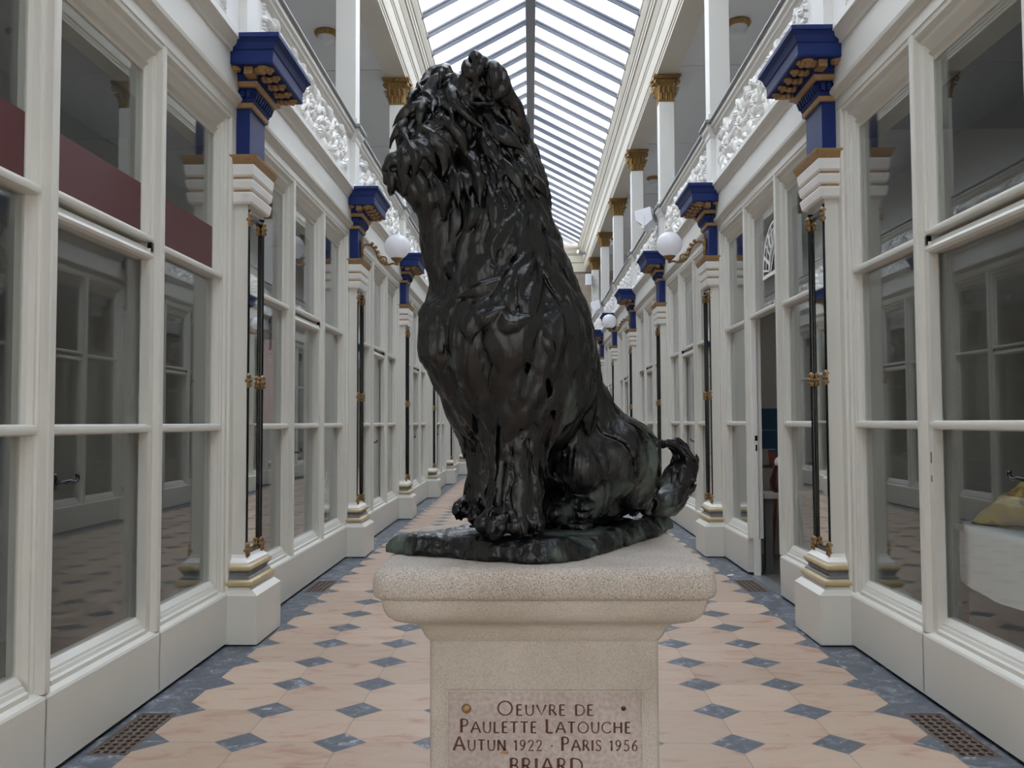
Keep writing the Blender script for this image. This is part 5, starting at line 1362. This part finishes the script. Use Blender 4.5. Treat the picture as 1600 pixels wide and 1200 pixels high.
    n = np.repeat(np.repeat(np.repeat(n, 2, 0), 2, 1), 2, 2)[:fd.n[0], :fd.n[1], :fd.n[2]]
    n = (n + np.roll(n, 1, 0)) / 2; n = (n + np.roll(n, 1, 1)) / 2; n = (n + np.roll(n, 1, 2)) / 2
    fd.F += n
    V, Q = fd.mesh()
    return V, Q
def bronze_mat():
    m = bpy.data.materials.new('dark_patinated_bronze'); N, L = nodes_of(m); b = N['Principled BSDF']
    tc = N.new('ShaderNodeTexCoord')
    def noise(sc, det, dist=0, scale3=None):
        n = N.new('ShaderNodeTexNoise'); n.inputs['Scale'].default_value = sc; n.inputs['Detail'].default_value = det; n.inputs['Distortion'].default_value = dist
        if scale3:
            mp = N.new('ShaderNodeMapping'); mp.inputs['Scale'].default_value = scale3; L.new(tc.outputs['Object'], mp.inputs[0]); L.new(mp.outputs[0], n.inputs['Vector'])
        else: L.new(tc.outputs['Object'], n.inputs['Vector'])
        return n
    n1 = noise(7, 6, .4, (1, 1, .45)); n2 = noise(55, 4); n3 = noise(3.2, 3); n4 = noise(26, 5, .8, (1, 1, .25))
    r1 = N.new('ShaderNodeValToRGB'); e = r1.color_ramp.elements; e[0].position = .35; e[0].color = (.0022, .0024, .0028, 1); e[1].position = .70; e[1].color = (.008, .009, .010, 1)
    L.new(n2.outputs['Fac'], r1.inputs['Fac'])
    # verdigris in runs and flecks, mostly low down where the rain ran off
    sep = N.new('ShaderNodeSeparateXYZ'); L.new(tc.outputs['Object'], sep.inputs[0])
    hm = N.new('ShaderNodeMapRange'); hm.inputs['From Min'].default_value = -.05; hm.inputs['From Max'].default_value = .45; hm.inputs['To Min'].default_value = .075; hm.inputs['To Max'].default_value = -.19
    L.new(sep.outputs['Z'], hm.inputs['Value'])
    ad = N.new('ShaderNodeMath'); L.new(n1.outputs['Fac'], ad.inputs[0]); L.new(hm.outputs[0], ad.inputs[1])
    a2 = N.new('ShaderNodeMath'); a2.operation = 'MULTIPLY_ADD'; a2.inputs[1].default_value = .35; L.new(n4.outputs['Fac'], a2.inputs[0]); L.new(ad.outputs[0], a2.inputs[2])
    rg = N.new('ShaderNodeValToRGB'); rg.color_ramp.elements[0].position = .695; rg.color_ramp.elements[0].color = (0, 0, 0, 1); rg.color_ramp.elements[1].position = .87; rg.color_ramp.elements[1].color = (.85, .85, .85, 1)
    L.new(a2.outputs[0], rg.inputs['Fac'])
    gc = N.new('ShaderNodeMix'); gc.data_type = 'RGBA'; gc.inputs[6].default_value = (.030, .045, .034, 1); gc.inputs[7].default_value = (.16, .205, .185, 1); L.new(n2.outputs['Fac'], gc.inputs[0])
    mx = N.new('ShaderNodeMix'); mx.data_type = 'RGBA'; L.new(rg.outputs['Color'], mx.inputs[0]); L.new(r1.outputs['Color'], mx.inputs[6]); L.new(gc.outputs[2], mx.inputs[7])
    L.new(mx.outputs[2], b.inputs['Base Color'])
    mm = N.new('ShaderNodeMath'); mm.operation = 'MULTIPLY_ADD'; mm.inputs[1].default_value = -.15; mm.inputs[2].default_value = .15; L.new(rg.outputs['Color'], mm.inputs[0]); L.new(mm.outputs[0], b.inputs['Metallic'])
    rr = N.new('ShaderNodeMapRange'); rr.inputs['From Min'].default_value = .3; rr.inputs['From Max'].default_value = .7; rr.inputs['To Min'].default_value = .17; rr.inputs['To Max'].default_value = .34; L.new(n3.outputs['Fac'], rr.inputs['Value'])
    r3 = N.new('ShaderNodeMath'); r3.operation = 'MULTIPLY_ADD'; r3.inputs[1].default_value = .35; L.new(rg.outputs['Color'], r3.inputs[0]); L.new(rr.outputs[0], r3.inputs[2]); L.new(r3.outputs[0], b.inputs['Roughness'])
    b.inputs['Specular IOR Level'].default_value = .40
    bn = noise(150, 5, .3, (1, 1, .22)); bp = N.new('ShaderNodeBump'); bp.inputs['Strength'].default_value = .55; bp.inputs['Distance'].default_value = .003
    L.new(bn.outputs['Fac'], bp.inputs['Height']); L.new(bp.outputs['Normal'], b.inputs['Normal'])
    return m
M['bronze'] = bronze_mat()

def build_statue(h=.0030):
    org = (.03, 2.0, 1.222)
    root = tag(empty('dog_statue', org), 'dark bronze statue of a shaggy seated dog on the stone pedestal', 'statue')
    V, Q = sculpt_dog(h)
    fast_mesh('dog_figure', V, Q, M['bronze'], root, org)
    # rough bronze ground under the dog
    out = np.array([(-.312, 1.905), (-.256, 1.862), (-.172, 1.827), (-.09, 1.778), (-.001, 1.740), (.055, 1.755), (.089, 1.790), (.125, 1.840), (.162, 1.897), (.205, 1.975), (.249, 2.056), (.31, 2.18), (.372, 2.315), (.365, 2.375), (.30, 2.395), (.18, 2.36), (.06, 2.29), (-.06, 2.18), (-.15, 2.08), (-.205, 2.045), (-.225, 1.985), (-.30, 1.950)])
    fd = Field((-.35, 1.70, 1.205), (.42, 2.43, 1.305), .0032)
    X, Y = np.meshgrid(fd.ax[0], fd.ax[1], indexing='ij'); D = np.full(X.shape, 9.0); ins = np.zeros(X.shape, bool)
    for i in range(len(out)):
        a, b = out[i], out[(i + 1) % len(out)]; e = b - a
        t = np.clip(((X - a[0]) * e[0] + (Y - a[1]) * e[1]) / (e @ e), 0, 1)
        D = np.minimum(D, np.hypot(X - a[0] - t * e[0], Y - a[1] - t * e[1]))
        ins ^= ((a[1] > Y) != (b[1] > Y)) & (X < (b[0] - a[0]) * (Y - a[1]) / (b[1] - a[1] + 1e-12) + a[0])
    D = np.where(ins, -D, D)
    P = np.stack(np.meshgrid(*fd.ax, indexing='ij'), -1)
    rim = np.exp(D / .03)[..., None] * ins[..., None]             # the edge is hacked, the top nearly smooth
    nz = .009 * lattice_noise(P, 20, 1) + .009 * np.abs(lattice_noise(P * [1, 1, .6], 48, 2)) - .004 + .004 * np.abs(lattice_noise(P, 110, 3))
    top = 1.2655 + .004 * lattice_noise(P * [1, 1, 0], 9, 4) + .003 * np.abs(lattice_noise(P * [1, 1, 0], 40, 5)) + .0012 * lattice_noise(P * [1, 1, 0], 120, 6) - .012 * np.exp(np.minimum(D, 0) / .014)[..., None]
    dz = P[..., 2] - top
    q1 = D[..., None] + .5 * (P[..., 2] - 1.235) * (P[..., 2] > 1.235) + nz
    k = .014; dd = np.maximum(q1, dz + .5 * nz * rim); hh = np.clip(k - np.abs(q1 - dz), 0, None); dd = dd + hh * hh / (4 * k)
    fd.F = np.maximum(dd, 1.2225 - P[..., 2]).astype(np.float32)
    V, Q = fd.mesh()
    fast_mesh('bronze_ground', V, Q, M['bronze'], root, org)
build_statue()
